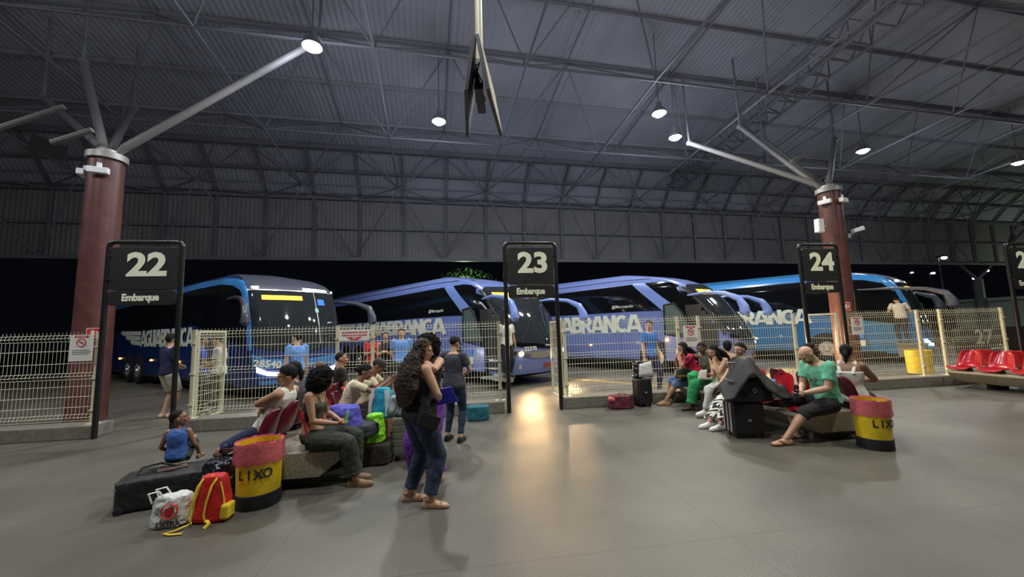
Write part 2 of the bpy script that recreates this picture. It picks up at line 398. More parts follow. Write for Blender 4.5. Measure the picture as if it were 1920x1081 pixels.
# ---------------------------------------------------------------- columns
def column(x, y, label, arms=True, rad=0.31, H=5.75, k=0):
    root = empty('steel_column', (x, y, 0), label=label, cat='column', group=None)
    b = MB(); b.tube((0, 0, 0), (0, 0, H), rad*1.04, rad*0.96, seg=32); b.build('shaft', M_column, root, smooth=True)
    b = MB(); b.tube((0, 0, H-0.08), (0, 0, H+0.06), rad+0.04, seg=32); b.tube((0, 0, H+0.06), (0, 0, H+0.16), 0.2, seg=16); b.build('collar', M_galv, root, smooth=True)
    tg = [(3.9, 1.55, 9.75), (-2.4, 1.4, 9.2), (-3.2, 3.6, 9.2), (-4.9, 2.6, 9.0), ] if k == 0 else [(-1.3, 2.1, 9.1), (-2.9, 2.9, 8.9), (3.4, 3.4, 9.1), (0.3, 3.2, 9.1)]
    for dx, dy, h in tg:
        d = Vector((dx, dy, 0)).normalized()
        b = MB(); b.tube((d.x*0.12, d.y*0.12, H+0.05), (d.x*0.3, d.y*0.3, H+0.3), 0.05, 0.09, seg=12)
        b.tube((d.x*0.3, d.y*0.3, H+0.3), (dx, dy, h), 0.09, seg=12); b.build('strut', M_strut, root, smooth=True)
        v_ = (Vector((x+dx, y+dy, 0))).dot(nF)
        b = MB(); b.tube((dx, dy, h-.05), (dx*1.02, dy*1.02, roof_h(v_)-.08), .04, seg=8); b.ball((dx, dy, h), .12, 12, 8); b.build('hanger', M_truss, root, smooth=True)
    for a in (-62, -150):
        c = Vector((math.cos(R(a)), math.sin(R(a)), 0))*(rad+0.05)
        b = MB(); b.box((c.x, c.y, H-0.42), (0.12, 0.34, 0.13), rot=(0, 0, R(a))); b.box((c.x*.92, c.y*.92, H-0.3), (0.05, 0.08, 0.12), rot=(0, 0, R(a))); b.build('emergency_light', M_plate, root, bevel=0.01)
    return root
column(-9.03, 8.30, 'oxide red steel column left of the bay 22 sign, pipe struts on top')
column(10.25, 12.0, 'oxide red steel column behind the bay 24 sign', k=1)
def bracket(name, pts, label, plate=None, r=0.05):
    root = empty(name, pts[0][0], label=label, cat='bracket'); o = Vector(pts[0][0])
    for p, q in pts:
        b = MB(); b.tube(Vector(p)-o, Vector(q)-o, r, seg=8); b.build('bar', M_strut, root, smooth=True)
    if plate:
        b = MB(); c = Vector(plate)-o; b.box(tuple(c), (0.6, 0.06, 0.36), rot=(0.5, 0.35, 0.5)); b.build('panel', M_blackp, root)
    return root
bracket('ceiling_bracket', [((-9.95, 8.0, 6.0), (-9.2, 8.1, 6.32)), ((-11.2, 8.0, 6.35), (-10.0, 8.2, 6.95))], 'grey pipe bracket with a dark panel left of the column top', plate=(-10.45, 8.35, 6.08), r=0.06)
bracket('ceiling_bracket', [((9.2, 10.8, 5.65), (10.0, 11.7, 5.95)), ((8.4, 11.0, 6.35), (9.6, 11.8, 6.9))], 'grey pipe bracket left of the right column top', r=0.05)
# far column of the next platform
root = empty('steel_column', (36.4, 30, 0), label='distant dark forked column between the bus and the right edge sign', cat='column')
b = MB(); b.tube((0, 0, 0), (0, 0, 4.4), 0.3, seg=16); b.build('shaft', M_truss, root, smooth=True)
for dx in (-4.4, 4.8):
    b = MB(); b.tube((0, 0, 4.4), (dx, 0, 8.6), 0.1, seg=8); b.build('strut', M_truss, root, smooth=True)

# ---------------------------------------------------------------- hall lamps
M_bulb = mat('lamp_glass', (1, 1, 1), 0.3, emit=(0.93, 0.96, 1.0), estr=60)
M_bulbw = mat('warm_lamp_glass', (1, 1, 1), 0.3, emit=(1.0, 0.93, 0.5), estr=60)
M_shade = mat('lamp_housing', (0.3, 0.3, 0.32), 0.4, 0.6)
LL = ['bright white hall lamp left of all the others', 'bright white hall lamp left of the hanging screens', 'yellowish hall lamp, upper of the close pair',
      'white hall lamp just below the yellowish one', 'white hall lamp above the right column', 'white hall lamp at the right edge of the photo']
for i, (x, y, z, c) in enumerate(HALL_LAMPS):
    lab = LL[i] if i < len(LL) else 'white hall lamp under the roof outside the photo'
    root = empty('hall_lamp', (x, y, z), label=lab, cat='lamp', group='high bay lamps under the roof')
    b = MB(); rr = []
    for r, h in ((0.24, 0.0), (0.25, 0.03), (0.2, 0.16), (0.1, 0.26), (0.09, 0.42)): rr.append([(r*math.cos(2*PI*k/20), r*math.sin(2*PI*k/20), h) for k in range(20)])
    b.loft(rr, cap=False); b.loft([rr[-1], [(p[0]*.1, p[1]*.1, p[2]) for p in rr[-1]]], cap=False); b.build('reflector', M_shade, root, smooth=True)
    b = MB(); b.ball((0, 0, 0.02), (0.2, 0.2, 0.13), 16, 8); b.build('bulb', M_bulbw if c is WARM else M_bulb, root, smooth=True)
    b = MB(); b.tube((0, 0, 0.42), (0, 0, roof_h((Vector((x, y, 0))).dot(nF))-z-0.05), 0.02, seg=8); b.build('stem', M_truss, root)
    ld = bpy.data.lights.new('hall_lamp_light', 'SPOT'); ld.energy = LAMP_W*2; ld.color = c; ld.shadow_soft_size = 0.25; ld.spot_size = R(150); ld.spot_blend = 0.5
    lp = bpy.data.lights.new('hall_lamp_glow', 'POINT'); lp.energy = LAMP_W*0.28; lp.color = (0.75, 0.8, 1.0); lp.shadow_soft_size = 0.25
    lq = bpy.data.objects.new('hall_lamp_glow', lp); COL.objects.link(lq); lq.location = (x, y, z-0.25)
    lo = bpy.data.objects.new('hall_lamp_light', ld); COL.objects.link(lo); lo.location = (x, y, z-0.2)

# ---------------------------------------------------------------- hanging screens
root = empty('hanging_screen_pair', (-0.35, 5.0, 4.4), label='pair of dark monitors back to back on a cream ceiling pole', cat='screen')
M_pole = mat('cream_pole', (0.62, 0.58, 0.4), 0.4)
M_scrn = mat('screen_glass_off', (0.10, 0.12, 0.14), 0.15)
M_scrb = mat('screen_back_plastic', (0.04, 0.04, 0.05), 0.4)
# ---------------------------------------------------------------- people
SK = {k: mat('skin_'+k, c, 0.5, var=0.07, vscale=9, bump=0.05, bscale=300) for k, c in dict(light=(0.56, 0.33, 0.22), tan=(0.42, 0.235, 0.145), brown=(0.26, 0.135, 0.08), dark=(0.12, 0.06, 0.038)).items()}
M_hair = mat('black_hair', (0.007, 0.006, 0.0055), 0.7, spec=0.25, bump=0.9, bscale=55, stretch=(1, 1, .35))
M_hairb = mat('dark_brown_hair', (0.028, 0.017, 0.012), 0.65, spec=0.3, bump=1.0, bscale=60, stretch=(1, 1, .3), col2=(0.055, 0.03, 0.02), var=.3, vscale=12)
M_hairl = mat('light_brown_hair', (0.16, 0.085, 0.045), 0.55, bump=0.9, bscale=60)
M_afro = mat('curly_black_hair', (0.008, 0.006, 0.006), 0.8, spec=0.2, bump=1.0, bscale=90)
M_eye = mat('eye_white', (0.7, 0.68, 0.65), 0.3); M_iris = mat('iris', (0.02, 0.012, 0.01), 0.2)
M_lip = mat('lips', (0.25, 0.08, 0.07), 0.5)
def cloth(name, c, var=0.12, rough=0.85, **k): return mat(name, c, rough, var=var, vscale=6, bump=0.35, bscale=22, **k)
def remesh(name, b, voxel, mats, parent, smooth=3, fac=0.5, noise_amp=0.0, noise_s=8.0, sub=None):
    for f0, f1 in b.isl:                      # every closed piece faces outwards
        c = b.v[b.f[f0][0]]; vol = 0.0
        for fc in b.f[f0:f1]:
            p0 = b.v[fc[0]]-c
            for q in range(1, len(fc)-1): vol += p0.dot((b.v[fc[q]]-c).cross(b.v[fc[q+1]]-c))
        if vol < 0:
            for q in range(f0, f1): b.f[q] = tuple(reversed(b.f[q]))
    me = b.mesh(name, mats)
    o = bpy.data.objects.new(name, me); COL.objects.link(o)
    m = o.modifiers.new('r', 'REMESH'); m.mode = 'VOXEL'; m.voxel_size = voxel; m.use_smooth_shade = True
    if smooth: s = o.modifiers.new('s', 'SMOOTH'); s.factor = fac; s.iterations = smooth
    dg = bpy.context.evaluated_depsgraph_get(); dg.update()
    me2 = bpy.data.meshes.new_from_object(o.evaluated_get(dg)); me2.name = name
    if noise_amp:
        nn = [v.normal.copy() for v in me2.vertices]
        for v, n_ in zip(me2.vertices, nn): v.co += n_*(noise.noise(v.co*noise_s)*noise_amp+noise.noise(v.co*noise_s*2.7)*noise_amp*.5)
    me2.materials.clear()
    for mm in (mats if isinstance(mats, (list, tuple)) else [mats]): me2.materials.append(mm)
    bpy.data.objects.remove(o); bpy.data.meshes.remove(me)
    ob = bpy.data.objects.new(name, me2); COL.objects.link(ob); ob.parent = parent
    return ob
def ik(a, c, l1, l2, pole):
    a = Vector(a); c = Vector(c); d = c-a; L = d.length
    if L > (l1+l2)*0.998: c = a+d*((l1+l2)*0.998/L); d = c-a; L = d.length
    if L < abs(l1-l2)*1.05+0.02: L = abs(l1-l2)*1.05+0.02
    x = (l1*l1-l2*l2+L*L)/(2*L); h = math.sqrt(max(0, l1*l1-x*x)); u = d.normalized(); p = Vector(pole); p = p-u*p.dot(u)
    if p.length < 1e-4: p = Vector((0, 0, 1)).cross(u)
    return a+u*x+p.normalized()*h, c
def limb(b, pts, rads, n=5, seg=12, flat=1.0, hint=None):
    """polyline with a radius per control point, rounded resampling"""
    P = []; Q = []
    for k in range(len(pts)-1):
        for j in range(n):
            t = j/n; P.append(Vector(pts[k]).lerp(Vector(pts[k+1]), t)); tt = t*t*(3-2*t); Q.append(rads[k]*(1-tt)+rads[k+1]*tt)
    P.append(Vector(pts[-1])); Q.append(rads[-1])
    b.path(P, Q, seg=seg, flat=flat, hint=hint)
def Rxyz(yaw, pitch, rollv=0):
    """forward = +X, left = +Y; pitch > 0 leans forward (nods down)"""
    return Matrix.Rotation(R(yaw), 3, 'Z') @ Matrix.Rotation(R(pitch), 3, 'Y') @ Matrix.Rotation(R(rollv), 3, 'X')
def person(loc, head, label, skin='brown', H=1.68, sex='m', sit=False, seat=0.44, pelvis=None, lean=0, curve=0, twist=0, side=0, hyaw=0, hpitch=0, hroll=0,
           feet=None, knees=None, fyaw=(0, 0), hands=None, elbows=None, hdir=(None, None), palm=(None, None), curl=(55, 55), hair='short', hairm=None,
           top='tee', topm=None, bottom='pants', botm=None, shoes='shoes', shoem=None, fat=1.0, face=True, voxel=0.0085, group=None, loose=1.0, extra=None, child=False, z=0.0):
    s = H/1.70; root = empty('person', (loc[0], loc[1], z), R(head), label=label, cat='person', group=group)
    f = sex == 'f'
    sk = SK[skin]
    hs = 1.0 if not child else 1.25/ (s/0.62) * 0.62 / 0.62 * 0.9
    hsz = s if not child else s*1.42
    # skeleton
    if pelvis is None: pelvis = (0, 0, seat+0.10*s) if sit else (0, 0, 0.92*s)
    P0 = Vector(pelvis)
    Rp = Rxyz(twist*0.2, lean*0.75 - curve*0.5, side*0.5); Rc = Rxyz(twist, lean+curve, side)
    n = 12; sp = [P0]; fr = [Rp.copy()]; qa = Rp.to_quaternion(); qb = Rc.to_quaternion(); SL = 0.52*s
    for i in range(1, n+1):
        m = qa.slerp(qb, i/n).to_matrix(); sp.append(sp[-1]+m @ Vector((0, 0, SL/n))); fr.append(m)
    neck = sp[-1]; C = fr[-1]
    def spt(t):
        x = max(0, min(n-1e-6, t*n)); i = int(x); u = x-i
        if t < 0: return sp[0]+fr[0] @ Vector((0, 0, SL*t)), fr[0]
        return sp[i].lerp(sp[i+1], u), fr[min(n, i+1)]
    hc = neck + C @ Vector((0.018*s, 0, 0.055*s)) ; HR = C @ Rxyz(hyaw, hpitch-(lean+curve)*0.6 if hpitch is not None else 0, hroll)
    hc = hc + HR @ Vector((0.012*hsz, 0, 0.095*hsz))
    sw = (0.158 if f else 0.178)*s*(1 if not child else 0.9)
    SH = [spt(0.9)[0]+C @ Vector((-0.005, y*sw, 0)) for y in (1, -1)]
    hipw = 0.092*s
    HP = [P0+Rp @ Vector((0, y*hipw, -0.03*s)) for y in (1, -1)]
    ua, fa = 0.285*s, 0.255*s; th, shn = 0.43*s, 0.42*s
    if feet is None: feet = [(0.44*s, .12, .08*s), (0.44*s, -.12, .08*s)] if sit else [(0, .1, .08*s), (0.03, -.1, .08*s)]
    if hands is None: hands = [(0.3*s, .12, .62*s), (0.3*s, -.12, .62*s)] if sit else [(0.05, .26*s, .80*s), (0.05, -.26*s, .80*s)]
    knees = knees or [(1, .15, .9), (1, -.15, .9)] if sit else (knees or [(1, .05, 0), (1, -.05, 0)])
    elbows = elbows or [(-.6, .5, -.6), (-.6, -.5, -.6)]
    K = []; A = []
    for i in range(2):
        k, a = ik(HP[i], feet[i], th, shn, knees[i]); K.append(k); A.append(a)
    E = []; W = []
    for i in range(2):
        e, w = ik(SH[i], hands[i], ua, fa, C @ Vector(elbows[i])); E.append(e); W.append(w)
    w_ = fat
    RT = [(-.17, .10, .08), (-.10, .155, .112), (0.0, .172 if f else .160, .118), (.14, .158 if f else .152, .108), (.36, .122 if f else .142, .094), (.55, .140 if f else .158, .105), (.70, .150 if f else .170, .112), (.84, .150 if f else .172, .10), (.93, .118 if f else .132, .078), (1.0, .066, .062)]
    if child: RT = [(t, a*.95, d*1.05) for t, a, d in RT]
    belly = max(0, fat-1)*0.12
    def torso(b, t0, t1, inf=0.0, infb=None, ex=1.0, top_r=None):
        rings = []; ts = [t0+(t1-t0)*k/18 for k in range(19)]
        for t in ts:
            p, m = spt(t); rx = interp([(a, c) for a, c, d in RT], t)*s*w_**.7*ex; ry = interp([(a, d) for a, c, d in RT], t)*s*w_*ex
            i_ = inf if infb is None else inf+(infb-inf)*max(0, 1-(t-t0)/max(.05, (t1-t0)*.6))
            fwd = belly*s*math.exp(-((t-.25)/.2)**2) + (0.02*s*math.exp(-((t-.66)/.09)**2) if f else 0.006)
            ring = []
            for k in range(20):
                a = 2*PI*k/20; ca, sa = math.cos(a), math.sin(a)
                e = 0.86; x = (abs(sa)**e)*(1 if sa > 0 else -1)*(ry+i_); y = (abs(ca)**e)*(1 if ca > 0 else -1)*(rx+i_)
                if sa > 0: x += fwd*sa
                ring.append(p+m @ Vector((x, y, 0)))
            rings.append(ring)
        b.loft(rings)
    def bust(b, inf=0.0):
        if f and not child:
            for y in (1, -1):
                p, m = spt(0.66); b.ball(p+m @ Vector((0.075*s*w_, y*.068*s, 0)), (0.055*s*w_+inf, 0.06*s*w_+inf, 0.06*s*w_+inf), 12, 8)
    def arm(b, i, t1, inf, full=False):
        a, e, w = SH[i], E[i], W[i]; g = (0.92 if f else 1.05)*s*fat**.8
        P = [a+(C @ Vector((0, (1 if i == 0 else -1)*-0.03*s, .012))), a, a.lerp(e, .45), e, e.lerp(w, .3), w]
        Q = [.055*g, .056*g, .048*g, .037*g, .040*g, .026*g]
        if full: limb(b, P, [q+inf for q in Q], 4, 12); b.ball(a, (.056*g+inf,)*3, 12, 8); return
        # sleeve to fraction t1 of the whole arm
        total = (e-a).length+(w-e).length; want = t1*total; pts = [P[0]]; rr = [Q[0]+inf]; acc = 0
        pts.append(a); rr.append(Q[1]+inf)
        for j in range(1, len(P)-1):
            l = (P[j+1]-P[j]).length
            if acc+l >= want:
                u = (want-acc)/l; pts.append(P[j].lerp(P[j+1], u)); rr.append(Q[j]*(1-u)+Q[j+1]*u+inf*1.5); break
            acc += l; pts.append(P[j+1]); rr.append(Q[j+1]+inf*1.3)
        limb(b, pts, rr, 4, 12); b.ball(a, (.056*g+inf,)*3, 12, 8)
    def leg(b, i, t1, inf, full=False, flare=1.0):
        h, k, a = HP[i], K[i], A[i]; g = (1.02 if f else 1.0)*s*fat**.6
        if child: g *= .95
        P = [h, h.lerp(k, .4), h.lerp(k, .85), k, k.lerp(a, .3), k.lerp(a, .75), a]; Q = [.092*g, .082*g, .060*g, .056*g, .056*g, .038*g, .035*g]
        tot = (k-h).length+(a-k).length; want = tot if full else t1*tot; pts = [h]; rr = [Q[0]+inf]; acc = 0
        for j in range(len(P)-1):
            l = (P[j+1]-P[j]).length
            if acc+l >= want-1e-5:
                u = (want-acc)/l; pts.append(P[j].lerp(P[j+1], u)); rr.append((Q[j]*(1-u)+Q[j+1]*u)*1+inf*flare+(0 if full else max(0, (flare-1))*.01)); break
            acc += l; pts.append(P[j+1]); rr.append(Q[j+1]+inf*(1+(flare-1)*acc/want))
        if full: pts.append(a+Vector((0, 0, -.02*s))); rr.append(.03*g)
        limb(b, pts, rr, 4, 14)
    def footdir(i):
        y = R(fyaw[i]); return Vector((math.cos(y), math.sin(y), 0))
    def foot(b, i, inf=0.0, sole=False):
        a = A[i]; d = footdir(i); l = Vector((-d.y, d.x, 0)); g = s*(0.93 if f else 1.02)
        zf = a.z-.08*s
        pr = [(-.075, .028, .055, .03), (-.05, .036, .07, .034), (0, .036, .082, .036), (.05, .038, .062, .038), (.10, .044, .042, .044), (.15, .045, .032, .045), (.185, .034, .024, .034), (.198, .016, .015, .016)]
        rings = []
        for x, w, h, _ in pr:
            ring = []
            for k in range(12):
                an = 2*PI*k/12; yy = math.cos(an)*(w*g+inf); zz = math.sin(an); zz = (h*g+inf)*zz if zz > 0 else 0.012*zz
                ring.append(Vector((a.x, a.y, zf+0.012+0.004))+d*(x*g+(inf if x > .1 else -inf if x < -.04 else 0))+l*yy+Vector((0, 0, zz)))
            rings.append(ring)
        b.loft(rings)
    def hand(b, i):
        w = W[i]; hd = Vector(hdir[i]).normalized() if hdir[i] is not None else (W[i]-E[i]).normalized()
        pn = Vector(palm[i]) if palm[i] is not None else Vector((0, -1 if i == 0 else 1, -.2)); pn = pn-hd*pn.dot(hd)
        if pn.length < 1e-3: pn = Vector((0, 0, -1))-hd*(-hd.z)
        pn.normalize(); sd = hd.cross(pn)*(1 if i == 1 else -1); g = s*(0.92 if f else 1.0)*(1.15 if child else 1.0)
        rings = []
        for x, ww, tt in ((-.02, .026, .02), (0, .027, .019), (.03, .037, .017), (.06, .041, .015), (.088, .040, .012)):
            rings.append([w+hd*x*g+sd*math.cos(2*PI*k/12)*ww*g+pn*math.sin(2*PI*k/12)*tt*g for k in range(12)])
        b.loft(rings)
        for j, (off, ln) in enumerate(((.030, .068), (.0105, .076), (-.0095, .071), (-.029, .056))):
            p = w+hd*.082*g+sd*off*g; c = R(curl[i]*(1+.08*j)); pts = [p-hd*.015*g, p]; dd = hd
            for q in range(3):
                an = c*(q+1)/2.2; v = hd*math.cos(an)+pn*math.sin(an)+sd*off*1.2; pts.append(pts[-1]+v.normalized()*ln*g*(.42, .32, .26)[q])
            limb(b, pts, [.0098*g, .0095*g, .0088*g, .008*g, .0068*g], 2, 8)
        p = w+hd*.02*g+sd*.024*g; v = (hd*.62+sd*.62+pn*.42).normalized(); q1 = p+v*.036*g; v2 = (hd*.8+sd*.25+pn*.55).normalized()
        limb(b, [p-v*.01, p, q1, q1+v2*.03*g, q1+v2*.05*g], [.014*g, .014*g, .0112*g, .0098*g, .008*g], 2, 8)
        return w, hd, pn, sd
    g = hsz
    def HPt(x, y, zz): return hc+HR @ Vector((x*g, y*g, zz*g))
    # ---- body, one continuous skin
    b = MB(); torso(b, -.17, 1.0); bust(b)
    for i in range(2):
        arm(b, i, 1, 0, full=True); leg(b, i, 1, 0, full=True); foot(b, i); hand(b, i)
    nr = (.048 if f else .058)*s*(1 if not child else .95)
    limb(b, [spt(.9)[0], neck+C @ Vector((0.005, 0, 0.0)), HPt(-.012, 0, -.07), HPt(-.008, 0, -.01)], [nr*1.6, nr*1.12, nr, nr], 4, 14)
    def ell(c, r): 
        M_ = HR; b.ball(HPt(*c), tuple(q*g for q in r), 16, 10, M=M_)
    ell((-.012, 0, .022), (.093, .074, .088)); ell((.018, 0, -.02), (.068, .062, .082)); ell((.032, 0, -.062), (.05, .043, .042)); ell((.068, 0, -.083), (.02, .024, .018))
    limb(b, [HPt(.078, 0, .022), HPt(.094, 0, -.002), HPt(.108, 0, -.022), HPt(.088, 0, -.032)], [.009*g, .010*g, .0135*g, .010*g], 3, 10)
    for y in (1, -1):
        ell((.094, y*.012, -.028), (.012, .010, .008)); ell((.076, y*.03, .026), (.014, .022, .009)); ell((.062, y*.04, -.018), (.022, .018, .02))
        ell((-.008, y*.074, -.008), (.018, .009, .030)); ell((-.008, y*.080, .002), (.016, .006, .020))
    ell((.086, 0, -.052), (.012, .024, .009)); ell((.083, 0, -.062), (.012, .02, .008))
    body = remesh('body', b, voxel*(0.8 if child else 1), sk, root, smooth=2)
    hn = M_hair if hairm is None else hairm
    if face:
        for y, nm in ((1, 'eye'), (-1, 'eye')):
            e = MB(); e.ball(HPt(.0805, y*.031, .008), (.009*g, .0118*g, .0058*g), 10, 8, M=HR); eo = e.build('eye', M_eye, root, smooth=True)
            e = MB(); e.ball(HPt(.0875, y*.031, .008), (.003*g, .0052*g, .0052*g), 8, 6, M=HR); e.build('iris', M_iris, eo, smooth=True)
            e = MB(); e.path([HPt(.091, y*.014, .028), HPt(.0905, y*.03, .036), HPt(.078, y*.05, .030)], .0042*g, seg=6); e.build('eyebrow', hn if hair not in ('bald', 'grey') else M_hair, root, smooth=True)
        e = MB(); e.path([HPt(.084, .023, -.058), HPt(.0965, .009, -.054), HPt(.0965, -.009, -.054), HPt(.084, -.023, -.058)], [.003*g, .0058*g, .0058*g, .003*g], seg=8); e.build('lips', M_lip, root, smooth=True)
    # ---- hair
    b = MB(); hv = voxel*1.15
    def cap_(rx=.101, ry=.083, rz=.099, back=-.02, up=.032, front=.066, low=-.03):
        bb = MB(); rings = []
        for j in range(13):
            ph = -1.0+(PI/2+1.0)*j/12
            ring = []
            for k in range(24):
                a = 2*PI*k/24; x = math.cos(a)*math.cos(ph)*rx; y = math.sin(a)*math.cos(ph)*ry; zz = math.sin(ph)*rz
                if math.cos(a) > 0.35 and zz < .045: zz = .045+(zz-.045)*.12; x = min(x, front)
                elif math.cos(a) > -.35: zz = max(zz, -.012)
                else: zz = max(zz, -.085)
                ring.append(HPt(back+x, y, up+zz))
            rings.append(ring)
        return rings
    def lumps(cx, cy, cz, r, n_, amp, seed):
        rg = random.Random(seed)
        for _ in range(n_):
            v = Vector((rg.gauss(0, 1), rg.gauss(0, 1), rg.gauss(0, 1))).normalized()
            b.ball(HPt(cx+v.x*r[0], cy+v.y*r[1], cz+v.z*r[2]), (amp*g*rg.uniform(.7, 1.3),)*3, 8, 6)
    if hair == 'short':
        b.loft(cap_(.104, .084, .106, front=.078)); remesh('hair', b, hv, hn, root, smooth=1, noise_amp=.004, noise_s=60)
    elif hair == 'crop':
        b.loft(cap_(.096, .078, .092)); remesh('hair', b, hv, hn, root, smooth=1)
    elif hair in ('bun', 'ponytail'):
        b.loft(cap_(.099, .081, .094, low=-.05))
        b.ball(HPt(-.055, 0, -.01), (.05*g, .062*g, .07*g), 14, 8, M=HR)
        if hair == 'bun': b.ball(HPt(-.12, 0, -.005), (.045*g,)*3, 12, 8)
        else: limb(b, [HPt(-.1, 0, .0), HPt(-.115, 0, -.06), HPt(-.10, 0.0, -.13), HPt(-.095, 0, -.19)], [.03*g, .034*g, .028*g, .008*g], 4, 10)
        remesh('hair', b, hv, hn, root, smooth=1, noise_amp=.003, noise_s=70)
    elif hair == 'afro':
        b.loft(cap_(.108, .09, .1)); b.ball(HPt(-.05, 0, .025), (.12*g, .13*g, .12*g), 16, 10, M=HR); b.ball(HPt(-.06, 0, -.08), (.10*g, .145*g, .12*g), 16, 10, M=HR)
        b.ball(HPt(-.03, 0, -.03), (.118*g, .142*g, .14*g), 16, 10, M=HR)
        lumps(-.055, 0, -.03, (.115, .135, .15), 120, .028, 3)
        remesh('hair', b, hv, M_afro, root, smooth=0, noise_amp=.014, noise_s=45)
    elif hair in ('long', 'longwavy', 'shoulder'):
        b.loft(cap_(.102, .086, .098)); L = {'long': .36, 'longwavy': .60, 'shoulder': .26}[hair]
        b.ball(HPt(-.05, 0, 0), (.07*g, .085*g, .09*g), 14, 8, M=HR)
        htop = HPt(-.055, 0, 0); dn = (C @ Vector((-0.16, 0, -1))).normalized() if hair != 'shoulder' else Vector((0, 0, -1)); rings = []
        bk = C @ Vector((-1, 0, 0)); lf = C @ Vector((0, 1, 0)); N_ = 16
        for j in range(N_+1):
            t = j/N_; c = htop+dn*L*t*s + bk*(0.035+.05*math.sin(min(1, t*1.6)*PI/2))*s*(1 if t > .1 else t*10)
            wv = 1+0.05*math.sin(t*22) if hair == 'longwavy' else 1
            ww = (.095+.135*math.sin(min(1, t*1.3)*PI/2)-(.13*max(0, t-.7)/.3))*s*wv if hair == 'longwavy' else (.085+.03*t-.06*max(0, t-.7)/.3)*s
            dd = (.06+(.035 if hair == 'longwavy' else .012)*math.sin(t*3))*s*(1-.55*max(0, t-.6)/.4)
            rings.append([c+lf*math.cos(2*PI*k/20)*ww*(1+.06*math.sin(5*k+9*t))+bk*math.sin(2*PI*k/20)*dd for k in range(20)])
        b.loft(rings)
        for y in (1, -1):
            q = SH[0 if y > 0 else 1]
            limb(b, [HPt(.0, y*.082, .02), HPt(.005, y*.092, -.06), HPt(.0, y*.10, -.13), HPt(-.02, y*.10, -.13-L*.35)], [.022*g, .034*g, .038*g, .012*g], 4, 10)
        remesh('hair', b, hv, hn, root, smooth=1, noise_amp=.012 if hair == 'longwavy' else .006, noise_s=42)
    elif hair == 'cap':
        b.loft(cap_(.096, .078, .086)); remesh('hair', b, hv, hn, root, smooth=1)
        b = MB(); rings = []
        for t, rr, zz in ((0, .101, .028), (.3, .102, .06), (.6, .09, .095), (.85, .06, .118), (1, .02, .124)): rings.append([HPt(-.014+math.cos(2*PI*k/20)*rr, math.sin(2*PI*k/20)*rr*.84, zz) for k in range(20)])
        b.loft(rings); c_ = b.build('cap', extra['cap'], root, smooth=True)
        b = MB(); b.grid([[HPt(.07+.085*u, y*.062*(1-.25*u*u), .036-.02*u-1.2*y*y*.012) for y in (-1, -.5, 0, .5, 1)] for u in (0, .35, .7, 1)]); b.build('brim', extra['cap'], c_, smooth=True, solid=.006)
    elif hair == 'wrap':
        b.loft(cap_(.106, .09, .10)); b.ball(HPt(-.05, 0, -.01), (.075*g, .083*g, .09*g), 14, 8, M=HR)
        remesh('hair', b, hv, hn, root, smooth=2)
    if extra and extra.get('beard'):
        b = MB(); b.ball(HPt(.045, 0, -.083), (.042*g, .045*g, .022*g), 14, 8, M=HR); b.build('beard', M_hair, root, smooth=True)
    if extra and extra.get('glasses'):
        b = MB()
        for y in (1, -1):
            b.path([HPt(.099, y*.032+.021*math.cos(a*PI/6), .004+.016*math.sin(a*PI/6)) for a in range(12)], .0016*g, seg=5, close=True)
            b.tube(HPt(.098, y*.052, .01), HPt(0, y*.078, .008), .0015*g, seg=5)
        b.tube(HPt(.1, .011, .008), HPt(.1, -.011, .008), .0015*g, seg=5); b.build('glasses', M_alu, root)
    if extra and extra.get('mask'):
        pass
    # ---- clothes
    b = MB(); cv = max(voxel*1.15, .0095)
    if top in ('tee', 'tank', 'shirt'):
        t0 = -.13 if not sit else -.04
        torso(b, t0, .955, .013, .02*loose); bust(b, .012)
        p9, m9 = spt(.9)
        if top == 'tank':
            for i in range(2): limb(b, [p9+m9 @ Vector((0, (1-2*i)*.06*s, .012)), p9.lerp(SH[i], .78)+m9 @ Vector((0, 0, .012))], [.06*s, .045*s], 3, 12, hint=None)
        else:
            for i in range(2): arm(b, i, .34 if top == 'tee' else .95, .014*loose)
        limb(b, [p9+m9 @ Vector((0, 0, -.02)), neck+m9 @ Vector((0, 0, -.004*s))], [.1*s, nr*1.22], 4, 16)
        remesh('top', b, cv, topm, root, smooth=2, noise_amp=.006, noise_s=14)
    elif top in ('strap', 'crop'):
        t0 = -.08 if top == 'strap' else .36
        torso(b, t0, .76, .010, .026 if top == 'strap' else .012); bust(b, .009); remesh('top', b, cv, topm, root, smooth=2, noise_amp=.003, noise_s=14)
        b = MB(); wd = .004 if not (extra and extra.get('wide')) else .02
        for y in (1, -1):
            pf, mf = spt(.74); ps, ms = spt(.93); r_ = .078*s
            pts = [pf+mf @ Vector((.115*s*w_, y*.07*s, 0)), spt(.86)[0]+ms @ Vector((.083*s, y*.085*s, 0.01)), ps+ms @ Vector((.0, y*.095*s, .052*s)), spt(.86)[0]+ms @ Vector((-.105*s, y*.085*s, 0)), spt(.7)[0]+mf @ Vector((-.122*s*w_, y*.075*s, 0))]
            fine = []
            for q in range(len(pts)-1):
                for t in (0, .25, .5, .75): fine.append(pts[q].lerp(pts[q+1], t))
            fine.append(pts[-1]); b.path(fine, wd, seg=8, flat=.45 if wd > .01 else 1, hint=(1, 0, 0))
        b.build('strap', topm, root, smooth=True)
    b = MB(); tb = .12 if not sit else .1
    def legs(t1, inf, flare=1.0):
        torso(b, -.17, tb, .012, .012)
        for i in range(2): leg(b, i, t1, inf, flare=flare)
    kw = dict(pants=(.955, .014, 1.0), jeans=(.95, .022, 1.25), loosepants=(.94, .03, 1.8), slim=(.95, .009, 1.0), shorts=(.44, .02, 1.7), shortshorts=(.34, .016, 1.4), knee=(.58, .02, 1.3))
